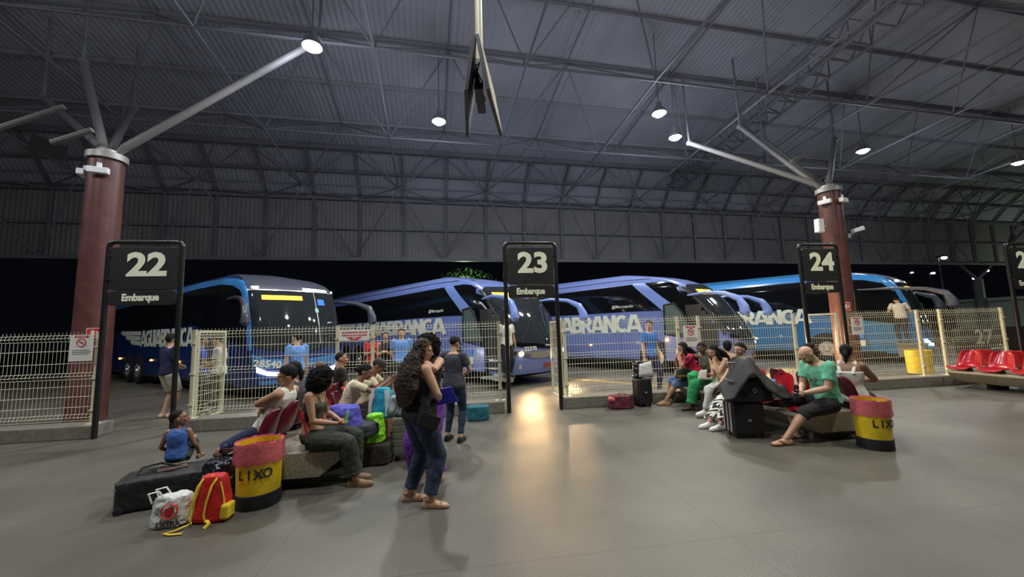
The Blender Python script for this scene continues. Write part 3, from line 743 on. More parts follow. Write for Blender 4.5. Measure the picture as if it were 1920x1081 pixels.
    if bottom in kw:
        legs(*kw[bottom]); remesh('trousers' if 'short' not in bottom and bottom != 'knee' else 'shorts', b, cv, botm, root, smooth=2, noise_amp=.006, noise_s=16)
    # ---- shoes
    for i in range(2):
        if shoes == 'none': continue
        d = footdir(i); l = Vector((-d.y, d.x, 0)); a = A[i]; g2 = s*(0.93 if f else 1.02); base = Vector((a.x, a.y, a.z-.08*s))
        if shoes in ('sandals', 'flipflops'):
            b = MB(); o = [(-.085, .032), (-.04, .038), (.05, .036), (.12, .048), (.18, .044), (.212, .02)]
            pts = [base+d*x*g2+l*w*g2 for x, w in o]+[base+d*x*g2-l*w*g2 for x, w in reversed(o)]
            b.loft([pts, [p+Vector((0, 0, .014)) for p in pts]]); so = b.build('sandal', shoem, root)
            b = MB()
            if shoes == 'sandals':
                for x, h in ((.13, .05), (.05, .075)):
                    b.build('strap', shoem, so) if b.v else None; b = MB(); b.path([base+d*x*g2+l*math.cos(t*PI/8)*.05*g2+Vector((0, 0, .008+math.sin(t*PI/8)*h*g2)) for t in range(9)], .007, seg=6, flat=.6)
                b.build('strap', shoem, so); b = MB(); b.path([base+d*(-.02+.05*math.cos(t*PI/4)*1)*g2+l*math.sin(t*PI/4)*.042*g2+Vector((0, 0, .085*g2)) for t in range(8)], .006, seg=6, close=True)
            else:
                h_ = [(.04, .045, .018), (.10, .03, .055*g2), (.15, 0, .035), (.10, -.03, .055*g2), (.04, -.045, .018)]; b.path([base+d*x*g2+l*y*g2+Vector((0, 0, z_)) for x, y, z_ in h_], .007, seg=6)
            b.build('strap', shoem, so)
        else:
            b = MB(); foot(b, i, .007); sh = remesh('shoe', b, .009, shoem, root, smooth=2)
            b = MB(); o = [(-.09, .034), (-.04, .042), (.05, .042), (.12, .053), (.18, .048), (.215, .022)]
            pts = [base+d*x*g2+l*w*g2 for x, w in o]+[base+d*x*g2-l*w*g2 for x, w in reversed(o)]
            b.loft([pts, [p+Vector((0, 0, .024)) for p in pts]]); b.build('sole', extra.get('sole', M_white) if extra else M_rubber, sh)
    Mx = Matrix.Translation((loc[0], loc[1], z)) @ Matrix.Rotation(R(head), 4, 'Z')
    return dict(root=root, W=[Mx @ w for w in W], K=[Mx @ k for k in K], neck=Mx @ neck, head=Mx @ hc, M=Mx, spt=lambda t: (Mx @ spt(t)[0], Mx.to_3x3() @ spt(t)[1]))
# ---------------------------------------------------------------- buses
M_glass = mat('dark_tinted_glass', (0.006, 0.007, 0.009), 0.06, spec=0.6)
M_wind = mat('windscreen_glass', (0.02, 0.024, 0.028), 0.05, spec=0.7)
M_rubber = mat('rubber', (0.012, 0.012, 0.012), 0.8)
M_chrome = mat('chrome', (0.6, 0.6, 0.62), 0.15, 1.0)
M_alu = mat('brushed_aluminium', (0.5, 0.5, 0.5), 0.35, 0.9)
M_amber = mat('amber_led_board', (0.1, 0.03, 0.0), 0.4, emit=(1.0, 0.52, 0.02), estr=4.5)
M_orange = mat('orange_marker_lamp', (0.5, 0.15, 0.0), 0.3, emit=(1.0, 0.4, 0.08), estr=9)
M_headc = mat('cool_headlamp', (1, 1, 1), 0.2, emit=(0.95, 0.98, 1.0), estr=14)
M_headw = mat('warm_headlamp', (1, 1, 1), 0.2, emit=(1.0, 0.68, 0.3), estr=20)
M_bluesticker = mat('blue_sticker', (0.05, 0.25, 0.8), 0.5)
M_mint = mat('mint_sticker', (0.25, 0.6, 0.5), 0.5)
M_letters = mat('bus_lettering', (0.72, 0.76, 0.66), 0.45)
M_cabin = mat('black_pillar_cabin_shade', (0.02, 0.02, 0.022), 0.7)  # black of the corner pillars, also the painted dark of the open doorway
def interp(tab, z):
    if z <= tab[0][0]: return tab[0][1]
    for (a, x), (c, y) in zip(tab, tab[1:]):
        if z <= c: return x+(y-x)*(z-a)/(c-a)
    return tab[-1][1]
def sm(tab, z, e=0.12): return (interp(tab, z-e)+interp(tab, z)*2+interp(tab, z+e))/4
class Bus:
    W = 2.55; rc = 0.32; bow = 0.2
    def __init__(s, fx, L, H): s.fx = fx; s.L = L; s.H = H
    def f(s, z): return sm(s.fx, z)
    def inset(s, z):
        z0 = s.H-0.72
        if z < z0: return 0.03*max(0, z-1.2)/1.7
        e = min(1, (z-z0)/0.72); return 0.03+0.62*(1-math.sqrt(max(0, 1-e*e)))
    def S(s, q, z):
        i = s.inset(z); x0 = s.f(z)-s.rc; W = s.W; rc = s.rc
        if q < 0: return Vector((x0+q, i, z))
        if q > 3: return Vector((x0-(q-3), W-i, z))
        def front(t):
            y = i+rc+(W-2*i-2*rc)*t; return Vector((x0+rc+s.bow*(1-(2*t-1)**2), y, z))
        if q <= 1:
            a = q*PI/2; return Vector((x0+rc*math.sin(a), i+rc-rc*math.cos(a), z))
        if q >= 2:
            a = (3-q)*PI/2; return Vector((x0+rc*math.sin(a), W-i-rc+rc*math.cos(a), z))
        return front(q-1)
    def N(s, q, z):
        a = s.S(q+0.01, z)-s.S(q-0.01, z); b = s.S(q, z+0.01)-s.S(q, z-0.01); n = a.cross(b).normalized()
        c = Vector((-3.0, s.W/2, z)); 
        if n.dot(s.S(q, z)-c) < 0: n = -n
        return n
    def P(s, q, z, off): return s.S(q, z)+s.N(q, z)*off
    def q(s, x, z): return x-(s.f(z)-s.rc)
    def body(s):
        zs = [0.34, 0.4, 0.6, 0.9, 1.15, 1.3, 1.5, 1.8, 2.1, 2.4, 2.7, 2.9, 3.05, 3.15, 3.25, 3.35, 3.42, 3.49, 3.54, 3.57, s.H-0.012]
        zs = sorted(set(min(z, s.H-0.012) for z in zs))
        qs = [0]+[k/6 for k in range(1, 7)]+[1+k/8 for k in range(1, 8)]+[2+k/6 for k in range(7)]
        rings = []
        for z in zs:
            i = s.inset(z); r = [Vector((-s.L, i+.15, z)), Vector((-s.L+.12, i, z))]
            r += [s.S(q, z) for q in qs]; r += [Vector((-s.L+.12, s.W-i, z)), Vector((-s.L, s.W-i-.15, z))]
            rings.append(r)
        b = MB(); b.loft(rings); return b
    def side(s, cols, off=0.012, nz=8, left=False, step=0.4):
        """cols: (x, zlo, zhi) along the side, resampled; wraps onto the corner when x passes it"""
        b = MB(); rows = []; xs = []
        for (x0, *_), (x1, *_) in zip(cols, cols[1:]):
            n = max(1, int(abs(x1-x0)/step)); xs += [x0+(x1-x0)*k/n for k in range(n)]
        xs.append(cols[-1][0])
        for x in xs:
            lo = interp([(c[0], c[1]) for c in cols], x); hi = interp([(c[0], c[2]) for c in cols], x); r = []
            for k in range(nz+1):
                z = lo+(hi-lo)*k/nz; q = s.q(x, z)
                if q > 0: q = min(q/s.rc, 0.98)*0.9
                p = s.P(q, z, off)
                if left: p = Vector((p.x, s.W-p.y, p.z))
                r.append(p)
            rows.append(r)
        b.grid(rows); return b
    def front(s, cols, off=0.012, nz=8, n=None):
        b = MB(); rows = []; q0, q1 = cols[0][0], cols[-1][0]; n = n or max(4, int((q1-q0)*12))
        for j in range(n+1):
            q = q0+(q1-q0)*j/n; lo = interp([(c[0], c[1]) for c in cols], q); hi = interp([(c[0], c[2]) for c in cols], q)
            rows.append([s.P(q, lo+(hi-lo)*k/nz, off) for k in range(nz+1)])
        b.grid(rows); return b
    def M(s, q, z, off=0.02):
        n = s.N(q, z); t = (s.S(q+0.02, z)-s.S(q-0.02, z)).normalized(); up = n.cross(t).normalized()
        if up.z < 0: up = -up
        return frame_M(s.P(q, z, off), t, up)
# heavy geometric capitals drawn as thick strokes: (width, strokes) with unit height
def _arc(cx, cy, rx, ry, a0, a1, n=14): return [(cx+rx*math.cos(R(a0+(a1-a0)*k/n)), cy+ry*math.sin(R(a0+(a1-a0)*k/n))) for k in range(n+1)]
GLY = {'A': (.86, [[(.08, 0), (.38, 1)], [(.48, 1), (.78, 0)], [(.2, .27), (.66, .27)]]),
       'G': (.80, [_arc(.42, .5, .32, .39, 50, 350), [(.74, .08), (.74, .44)], [(.44, .44), (.8, .44)]]),
       'U': (.66, [[(.11, 1), (.11, .36)]+_arc(.33, .34, .22, .23, 180, 360)+[(.55, 1)]]), 'I': (.26, [[(.13, 0), (.13, 1)]]),
       'B': (.68, [[(.11, 0), (.11, 1)], [(.1, .9), (.34, .9)]+_arc(.36, .715, .15, .185, 90, -90)+[(.1, .53)], [(.1, .53), (.38, .53)]+_arc(.38, .32, .19, .21, 90, -90)+[(.1, .11)]]),
       'R': (.70, [[(.11, 0), (.11, 1)], [(.1, .89), (.36, .89)]+_arc(.38, .68, .18, .21, 90, -90)+[(.1, .47)], [(.34, .47), (.6, 0)]]),
       'N': (.72, [[(.11, 0), (.11, 1)], [(.1, 1), (.62, 0)], [(.61, 0), (.61, 1)]]), 'C': (.72, [_arc(.42, .5, .32, .39, 52, 308)])}
def heavy(name, body, size, m, parent, M, sx=1.0, wt=.2, gap=-.02, slant=0.0):
    tot = sum(GLY[c][0]+gap for c in body)-gap; x = -tot/2; b = MB()
    for c in body:
        w, st = GLY[c]
        for k, ln in enumerate(st):
            n = len(ln); L_, R_ = [], []
            for i, (px, py) in enumerate(ln):
                ax, ay = ln[max(0, i-1)]; bx, by = ln[min(n-1, i+1)]; dx, dy = bx-ax, by-ay; l = math.hypot(dx, dy) or 1; nx, ny = -dy/l, dx/l
                q = wt/2*(1 if abs(dy) > abs(dx)*.5 else .85)
                f = lambda u, v: (x+u+slant*v, min(1, max(0, v))-.5)
                L_.append(f(px+nx*q, py+ny*q)); R_.append(f(px-nx*q, py-ny*q))
            d = .004+.0004*k
            for i in range(n-1): b.prism([(a*size*sx, z*size) for a, z in (L_[i], L_[i+1], R_[i+1], R_[i])], d, M @ Matrix.Translation((0, -d, 0)))
        x += w+gap
    return b.build(name, m, parent)
def make_bus(F, head, label, paint, band, roofm, style, number, led, headm, dome=False, wing=False, lamp_w=60, doors_open=True, L=14.0, step_z=0, txt=(.62, 1.14, -4.0, 1.71)):
    fxw = [(.3, -.14), (.6, 0), (1.2, -.02), (1.4, -.12), (2.0, -.48), (2.6, -.95), (2.95, -1.3), (3.2, -1.75), (3.4, -2.4), (3.6, -3.9)]
    fxd = [(.3, -.12), (.6, 0), (1.2, -.03), (2.0, -.18), (2.7, -.42), (2.95, -.52), (3.15, -.75), (3.35, -1.25), (3.5, -1.9), (3.6, -2.9)]
    B = Bus(fxd if dome else fxw, L, 3.62)
    a = head; root = empty('coach_bus', (F[0], F[1], 0), a, label=label, cat='bus', group=None)
    B.body().build('body', paint, root, smooth=True)
    b = MB(); b.box((-L/2-0.2, B.W/2, 0.28), (L-0.9, B.W-0.3, 0.22)); b.build('chassis', M_rubber, root)
    # side glass
    for left in (False, True):
        if dome: cols = [(-L+.35, 2.02, 3.02), (-8, 2.02, 3.12), (-4.2, 2.08, 3.2), (-2.4, 1.75, 3.2), (-1.5, 1.55, 3.1), (-.9, 1.45, 2.95), (-.62, 1.4, 2.6)]
        else: cols = [(-L+.35, 2.14, 3.0), (-8, 2.14, 3.08), (-3.3, 2.16, 3.16), (-2.3, 2.14, 3.16), (-1.9, 1.95, 3.1), (-1.7, 1.4, 3.0), (-1.4, 1.35, 2.9), (-1.1, 1.3, 2.62), (-.75, 1.25, 2.2)]
        g = B.side(cols, 0.012, left=left).build('side_window', M_glass, root, smooth=True)
        if not dome:
            B.side([(-3.3, 3.12, 3.18), (-2.85, 2.70, 3.17), (-2.2, 2.10, 2.60), (-1.9, 1.90, 2.36), (-1.7, 1.85, 2.2)], 0.024, left=left, step=0.15).build('side_pillar', band, root, smooth=True)
        rm = B.side([(-L+.2, 3.24, 3.26), (-4, 3.36, 3.378), (-2.2, 3.3, 3.318), (-1.6, 3.12, 3.14)], 0.008, nz=1, left=left); rm.build('roof_seam', M_ink, root)
        if dome:
            B.side([(-L+.2, 3.02, 3.3), (-8, 3.12, 3.38), (-4.2, 3.22, 3.46), (-2.4, 3.21, 3.4), (-1.5, 3.1, 3.3), (-1.0, 2.93, 3.18), (-.72, 2.6, 3.0)], 0.02, left=left, step=0.15).build('roof_band', band, root, smooth=True)
        # skirts, panel seams, hatch lines
        for x in (-3.9, -5.6, -7.2, -8.6, -12.3): B.side([(x, 0.45, 1.4), (x+0.012, 0.45, 1.4)], 0.004, nz=2, left=left, step=1).build('panel_seam', M_ink, root)
        B.side([(-L+.3, 0.34, 0.42), (-1.1, 0.34, 0.42)], 0.006, nz=1, left=left, step=3).build('skirt_trim', M_rubber, root)
        for x in (-5.2, -7.9, -11.9):
            p = B.P(B.q(x, 0.92), 0.92, 0.02); y = p.y if not left else B.W-p.y
            b = MB(); b.ball((x, y, 0.92), (0.06, 0.03, 0.035), 10, 6); b.build('marker_lamp', M_orange, root, smooth=True)
        for wx in ((-2.8, -9.4, -10.7) if dome else (-2.55, -9.6, -10.9)):
            ys = 0.0 if not left else B.W; sg = -1 if not left else 1
            b = MB(); n = 20; r = 0.62
            arc = [(wx+r*math.cos(PI*k/n), 0.5+r*math.sin(PI*k/n)) for k in range(n+1)]+[(wx-r, 0.33), (wx+r, 0.33)]
            b.prism(arc, 0.012, Matrix.Translation((0, ys-0.012 if not left else ys, 0))); b.build('wheel_arch', M_rubber, root)
            w = empty('wheel', (wx, ys+sg*-0.12, 0.5), parent=root)
            b = MB(); rr = []
            for rad, y in ((0.30, -.14), (0.46, -.15), (0.5, -.1), (0.5, .1), (0.46, .15), (0.3, .14)): rr.append([(rad*math.cos(2*PI*k/28), y, rad*math.sin(2*PI*k/28)) for k in range(28)])
            b.loft(rr, cap=True); b.build('tyre', M_rubber, w, smooth=True)
            b = MB(); y = sg*0.152
            b.tube((0, y*0.8, 0), (0, y*1.02, 0), 0.29, 0.27, seg=24); b.tube((0, y, 0), (0, y*1.35, 0), 0.12, 0.09, seg=16)
            for k in range(8): b.ball((0.2*math.cos(k*PI/4), y*1.08, 0.2*math.sin(k*PI/4)), 0.022, 6, 4)
            b.build('hub', M_alu, w, smooth=True)
    # windscreen and its frame
    if dome:
        B.front([(0.35, 1.42, 2.86), (0.6, 1.36, 2.92), (1.5, 1.22, 2.9), (2.4, 1.36, 2.92), (2.65, 1.42, 2.86)], 0.02, nz=14).build('windscreen', M_wind, root, smooth=True)
        B.front([(0.05, 1.3, 2.98), (0.22, 1.3, 3.02), (0.33, 1.3, 3.02)], 0.026, nz=14, n=4).build('corner_pillar', band, root, smooth=True)
        B.front([(2.67, 1.3, 3.02), (2.78, 1.3, 3.02), (2.95, 1.3, 2.98)], 0.026, nz=14, n=4).build('corner_pillar', band, root, smooth=True)
        B.front([(0.3, 2.93, 3.5), (1.5, 2.93, 3.55), (2.7, 2.93, 3.5)], 0.018, nz=10).build('roof_cap', roofm, root, smooth=True)
        B.front([(0.3, 2.9, 2.925), (1.5, 2.9, 2.925), (2.7, 2.9, 2.925)], 0.03, nz=1).build('cap_trim', M_alu, root)
        for q0, q1 in ((0.55, 0.85), (1.55, 2.0), (2.45, 2.62)):
            B.front([(q0, 2.95, 3.0), (q1, 2.95, 3.0)], 0.04, nz=1).build('roof_lamp', M_headc, root)
        B.front([(0.9, 2.64, 2.76), (1.5, 2.64, 2.76)], 0.035, nz=1).build('destination_board', M_amber, root)
        # smile-shaped bumper bands
        B.front([(0.3, 1.16, 1.22), (0.9, 1.02, 1.07), (1.5, .95, 1.0), (2.1, 1.02, 1.07), (2.7, 1.16, 1.22)], 0.03, nz=2).build('bumper_band', band, root, smooth=True)
        B.front([(0.3, .95, 1.16), (0.9, .85, 1.02), (1.5, .8, .95), (2.1, .85, 1.02), (2.7, .95, 1.16)], 0.022, nz=2).build('bumper_band', M_paintlow, root, smooth=True)
        for qa, qb in ((0.55, 1.18), (2.45, 1.82)):
            cols = sorted([(qa, .74, .87), (qb, .60, .68)]); B.front(cols, 0.045, nz=2).build('headlight', headm, root, smooth=True)
        B.front([(0.7, .42, .52), (1.5, .4, .5), (2.3, .42, .52)], 0.03, nz=2).build('bumper_lip', band, root)
        if number: text('number', number, 0.24, M_letters, root, B.M(1.0, .93, 0.05) @ Matrix.Rotation(R(8), 4, 'Y'), offset=0.006, sx=1.05)
        B.front([(1.75, 2.52, 2.7), (1.88, 2.52, 2.7)], 0.03, nz=1).build('wheelchair_sticker', M_bluesticker, root)
        B.front([(1.68, 2.3, 2.42), (1.74, 2.3, 2.42)], 0.03, nz=1).build('window_sticker', M_mint, root)
        B.front([(1.7, 1.4, 2.88), (1.715, 1.4, 2.88)], 0.03, nz=8).build('windscreen_seam', M_alu, root)
    else:
        B.front([(0.3, 1.42, 2.88), (0.6, 1.3, 2.98), (1.5, 1.16, 3.02), (2.4, 1.3, 2.98), (2.7, 1.42, 2.88)], 0.02, nz=16).build('windscreen', M_wind, root, smooth=True)
        B.front([(0.35, 1.18, 1.3), (1.5, 1.05, 1.16), (2.65, 1.18, 1.3)], 0.03, nz=2).build('windscreen_base', M_glass, root, smooth=True)
        B.front([(0.06, 1.25, 2.9), (0.28, 1.3, 2.9)], 0.022, nz=10, n=3).build('corner_pillar', M_cabin, root, smooth=True)
        B.front([(1.47, 1.18, 2.98), (1.485, 1.18, 2.98)], 0.032, nz=10).build('windscreen_seam', M_rubber, root)
        B.front([(0.72, 2.62, 2.78), (1.36, 2.62, 2.78)], 0.035, nz=1).build('destination_board', M_amber, root)
        B.front([(1.5, 2.6, 2.78), (1.62, 2.6, 2.78)], 0.035, nz=1).build('wheelchair_sticker', M_bluesticker, root)
        B.front([(1.0, .84, 1.0), (1.2, .78, .98), (1.8, .78, .98), (2.0, .84, 1.0)], 0.02, nz=3).build('grille', M_alu, root, smooth=True)
        for qa, qb in ((0.45, 1.12), (2.55, 1.88)):
            hl = B.front(sorted([(qa, .92, 1.0), (qa*0.5+qb*0.5, .86, 1.04), (qb, .84, .9)]), 0.03, nz=3).build('headlight', M_chrome, root, smooth=True)
            qc = qa*0.42+qb*0.58; p = B.P(qc, .93, 0.03)
            b = MB(); b.ball(tuple(p), (0.05, 0.09, 0.065), 12, 8); b.build('bulb', headm, hl, smooth=True)
            B.front(sorted([(qa+0.25*(1 if qb > qa else -1), .52, .66), (qa*0.4+qb*0.6, .5, .62)]), 0.02, nz=2).build('fog_lamp', M_chrome, root, smooth=True)
        Mt = B.M(1.5, .88, 0.04); b = MB()
        b.path([Mt @ Vector((0, 0, .075)), Mt @ Vector((.045, 0, 0)), Mt @ Vector((0, 0, -.075)), Mt @ Vector((-.045, 0, 0))], 0.013, seg=6, close=True); b.build('badge', M_chrome, root)
        if number: text('number', number, 0.17, M_letters, root, B.M(1.12, 1.06, 0.03), offset=0.005)
        text('maker_lettering', 'Marcopolo', 0.08, M_letters, root, B.M(1.5, 1.14, 0.045), offset=0.001)
        B.front([(1.38, .5, .62), (1.62, .5, .62)], 0.03, nz=1).build('number_plate', mat('plate_red', (0.35, 0.06, 0.03), 0.5), root)
    for q0, q1 in ((0.9, 1.45), (1.6, 2.2)):       # wipers
        b = MB(); b.path([B.P(q0, 1.25, .06), B.P((q0+q1)/2, 1.6, .05), B.P(q1, 2.15, .045)], 0.012, seg=5); b.build('wiper', M_rubber, root)
    # mirrors
    mm = roofm if dome else band
    for left in (False, True):
        if dome: pts = [(-1.7, -.02, 2.74), (-.7, -.22, 2.70), (.05, -.38, 2.6), (.50, -.48, 2.42), (.62, -.5, 2.15), (.62, -.5, 1.92)]
        else: pts = [(-1.35, .0, 2.60), (-.75, -.16, 2.64), (-.15, -.3, 2.56), (.25, -.38, 2.36), (.38, -.42, 2.1), (.40, -.42, 1.85)]
        f = (lambda p: (p[0], B.W-p[1], p[2])) if left else (lambda p: p)
        fine = []
        for k in range(len(pts)-1):
            for t in (0, .33, .66): fine.append(tuple(pts[k][j]*(1-t)+pts[k+1][j]*t for j in range(3)))
        fine.append(pts[-1]); n = len(fine)
        rad = [(0.02+0.03*min(1, k/(n-1)*2)+0.065*max(0, (k/(n-1)-.45)/.55)) for k in range(n)]; rad[-1] = 0.05
        b = MB(); b.path([f(p) for p in fine], rad, seg=12, flat=1.5, hint=(0, 0, 1)); o = b.build('mirror', mm, root, smooth=True)
    # lettering on the side
    Ms = frame_M((0, -0.02, 0), (1, 0, 0))
    tsz, tsx, tend, tz = txt
    tw = 7.38*tsz*tsx; heavy('company_lettering', 'AGUIABRANCA', tsz, M_letters, root, Ms @ Matrix.Translation((tend-tw/2, 0.0, tz)), sx=tsx, wt=.235, gap=-.06)
    b = MB()                                                       # the wing in front of the lettering
    x1 = tend-tw-.06; z1 = tz+tsz*.46
    for k, (l, dz) in enumerate(((2.6, 0), (1.9, -.19), (1.2, -.38))):
        poly = [(x1, z1+dz), (x1-l, z1+dz+.06), (x1-l-.08, z1+dz-.03), (x1-l+.3, z1+dz-.13), (x1, z1+dz-.15)]
        b.prism(poly, 0.006, Matrix.Translation((0, -0.024, 0)))
    b.build('wing_emblem', M_letters, root)
    if not dome:
        text('maker_lettering', '@Marcopolo', 0.15, M_letters, root, frame_M((-3.75, -0.02, 2.36), (1, 0, 0)), offset=0.002, shear=0.2, space=1.1)
    # door, its leaf and steps
    if doors_open:
        B.side([(-1.45, 0.42, 2.28), (-.5, 0.42, 2.28)], 0.03, step=0.2).build('doorway_shade', M_cabin, root, smooth=True)  # flat dark sheet, the cabin's shade painted into the door opening
        for k in range(3):
            b = MB(); b.box((-0.95, -0.03+0.02*k, 0.5+0.24*k), (0.8, 0.05, 0.035)); b.build('step', M_alu, root)
        d = empty('door', (-1.62, -0.14, 0), parent=root)
        b = MB(); P = [(-.52, 1.3), (-.5, 2.32), (-.15, 2.36), (.12, 2.0), (.42, 1.3)]
        b.path([(x, 0, z) for x, z in P], 0.035, seg=6, close=True); b.build('window_frame', M_rubber, d)
        b = MB(); b.prism(P, 0.012, Matrix.Identity(4)); b.build('pane', mat('door_glass', (0.10, 0.14, 0.13), 0.08), d)
        b = MB(); b.prism([(-.55, .4), (-.55, 1.28), (.46, 1.12), (.46, .4)], 0.05, Matrix.Identity(4)); b.build('lower_panel', paint, d, bevel=0.01)
    if step_z:
        b = MB(); b.box((-.45, -.3, step_z-.03), (.8, .56, .05)); b.box((-.45, -.06, step_z*.5+.1), (.7, .1, step_z*.6)); b.build('boarding_step', M_alu, root)
    b = MB(); b.box((-1.75, -0.16, 0.98), (0.13, 0.015, 0.13)); b.build('wheelchair_sticker', M_bluesticker, root)
    b = MB(); b.box((-1.72, -0.16, 0.72), (0.15, 0.015, 0.22)); b.build('notice_sticker', M_letters, root)
    # headlamp light
    for y in (0.35, B.W-0.35):
        ld = bpy.data.lights.new('headlight_beam', 'SPOT'); ld.energy = lamp_w; ld.spot_size = R(155 if headm is M_headw else 100); ld.spot_blend = 0.6; ld.shadow_soft_size = 0.08
        ld.color = (1, .64, .3) if headm is M_headw else (.93, .97, 1)
        lo = bpy.data.objects.new('headlight_beam', ld); COL.objects.link(lo); lo.parent = root
        lo.location = (0.24, y, 0.93 if not dome else .76); lo.rotation_euler = (0, R(-80), 0)
    return root
M_p1 = mat('navy_bus_paint', (0.012, 0.03, 0.13), 0.28, coat=0.6)
M_band1 = mat('sky_blue_band', (0.05, 0.25, 0.62), 0.3, coat=0.5)
M_paintlow = mat('pale_blue_bumper', (0.06, 0.2, 0.42), 0.35, coat=0.4)
M_roof1 = mat('charcoal_roof', (0.055, 0.06, 0.085), 0.4, coat=0.3)
M_p2 = mat('periwinkle_bus_paint', (0.135, 0.19, 0.47), 0.3, coat=0.6)
M_band2 = mat('periwinkle_band', (0.2, 0.31, 0.74), 0.28, coat=0.6)
M_p4 = mat('teal_blue_bus_paint', (0.03, 0.16, 0.36), 0.3, coat=0.6)
M_band4 = mat('azure_band', (0.04, 0.26, 0.7), 0.28, coat=0.6)
make_bus((-6.6, 9.9), R(-33), 'navy coach with charcoal roof and white headlights at bay 22', M_p1, M_band1, M_roof1, 0, '28540', 0, M_headc, dome=True, lamp_w=70, doors_open=False)
make_bus((0.05, 11.0), R(-43), 'periwinkle coach with number 22370 and open door seen through bay 23', M_p2, M_band2, M_band2, 0, '22370', 0, M_headw, lamp_w=170, step_z=.33, txt=(.58, 1.58, -3.2, 1.82))
make_bus((6.9, 12.05), R(-43), 'periwinkle coach right of the bay 23 sign, behind the seated women', M_p2, M_band2, M_band2, 0, '', 0, M_headw, lamp_w=420, txt=(.67, 1.07, -3.0, 1.72))
make_bus((14.5, 13.6), R(-43), 'teal blue coach with charcoal mirrors behind the right column', M_p4, M_band4, M_roof1, 0, '', 0, M_headc, dome=True, lamp_w=40, doors_open=False, step_z=.75, txt=(.62, 1.09, -3.2, 1.81))
# ---------------------------------------------------------------- benches and seats
M_granite = mat('speckled_granite', (0.15, 0.145, 0.115), 0.35, var=0.3, vscale=60, col2=(0.55, 0.5, 0.4), bump=0.1, bscale=80)
M_seat = mat('glossy_red_plastic', (0.42, 0.012, 0.02), 0.22, coat=0.3)
M_seatd = mat('dark_red_plastic', (0.10, 0.007, 0.018), 0.3)  # darker red used on some of the bucket seats
CL = (-2.51, 4.30); CR = (4.47, 5.45); C3 = (11.15, 6.3)
AR = math.degrees(math.atan2(dR.y, dR.x))
def seatpos(c, side, v, off=0.36): return Vector((c[0], c[1], 0))+dR*(side*off)+nR*v
def bench(c, label, L=3.0):
    root = empty('granite_bench', (c[0], c[1], 0), R(AR), label=label, cat='bench', group=None)
    b = MB(); prof = [(-.65, .385), (.65, .385), (.65, .34), (.635, .33), (.36, .12), (-.36, .12), (-.635, .33), (-.65, .34)]
    b.loft([[(x, y, z) for x, z in prof] for y in (0, L)]); b.build('slab', M_granite, root, bevel=.006)
    for y in (.18, L-.45):
        b = MB(); b.box((0, y+.13, .06), (.62, .28, .12)); b.build('pedestal', M_curb, root)
bench(CL, 'speckled granite bench behind the yellow bin reading LIXO at left'); bench(CR, 'speckled granite bench under the person in the mint green tee'); bench(C3, 'speckled granite bench at the right edge with three empty red seats')
def make_seat(m, name='bucket_seat'):
    root = empty(name, (0, 0, 0)); prof = [(.235, -.03, .19), (.225, -.005, .205), (.18, .012, .22), (.06, .004, .225), (-.06, .004, .225), (-.13, .022, .22), (-.175, .075, .215), (-.205, .16, .21), (-.235, .26, .20), (-.262, .34, .175), (-.28, .385, .13), (-.285, .40, .09)]
    rows = []
    for i, (x, z, w) in enumerate(prof):
        back = max(0, min(1, (i-4)/3)); r = []
        for k in range(13):
            t = -1+2*k/12; c = .055*abs(t)**2.5; r.append((x+c*back*1.3, t*w, z+c*(1-back)*.8+.06))
        rows.append(r)
    b = MB(); b.grid(rows); b.build('shell', m, root, smooth=True, solid=.009)
    b = MB(); b.box((.02, 0, .028), (.2, .16, .056)); b.box((.02, 0, .052), (.3, .05, .02)); b.build('bracket', M_black, root)
    return root
s0 = make_seat(M_seat); s1 = make_seat(M_seatd); protos = [s0, s1]; used = [False, False]
def place_seat(p, deg, label, kind, group, tilt=0):
    if not used[kind]: o = protos[kind]; used[kind] = True
    else: o = copy_tree(protos[kind])
    o.location = (p.x, p.y, .385); o.rotation_euler = (0, 0, R(deg)); tag(o, label, 'seat', group)
ordn = ['nearest the camera', 'second from the near end', 'third from the near end', 'fourth from the near end', 'fifth from the near end', 'nearest the fence']
VS = [.16+.53*k for k in range(6)]
for c, nm, kinds in ((CL, 'left bench', (0, 1)), (CR, 'middle bench', (0, 1)), (C3, 'far right bench', (0, 0))):
    for side, sn in ((1, 'right'), (-1, 'left')):
        for k, v in enumerate(VS):
            kd = kinds[1] if (side < 0 and c is CL) or (c is CL and k == 2) or (side > 0 and c is CR) or (k == 2 and c is C3) else kinds[0]
            place_seat(seatpos(c, side, v, .385), AR+(0 if side > 0 else 180), 'red bucket seat, %s side of the %s, %s' % (sn, nm, ordn[k]), kd, 'bucket seats of the %s' % nm)
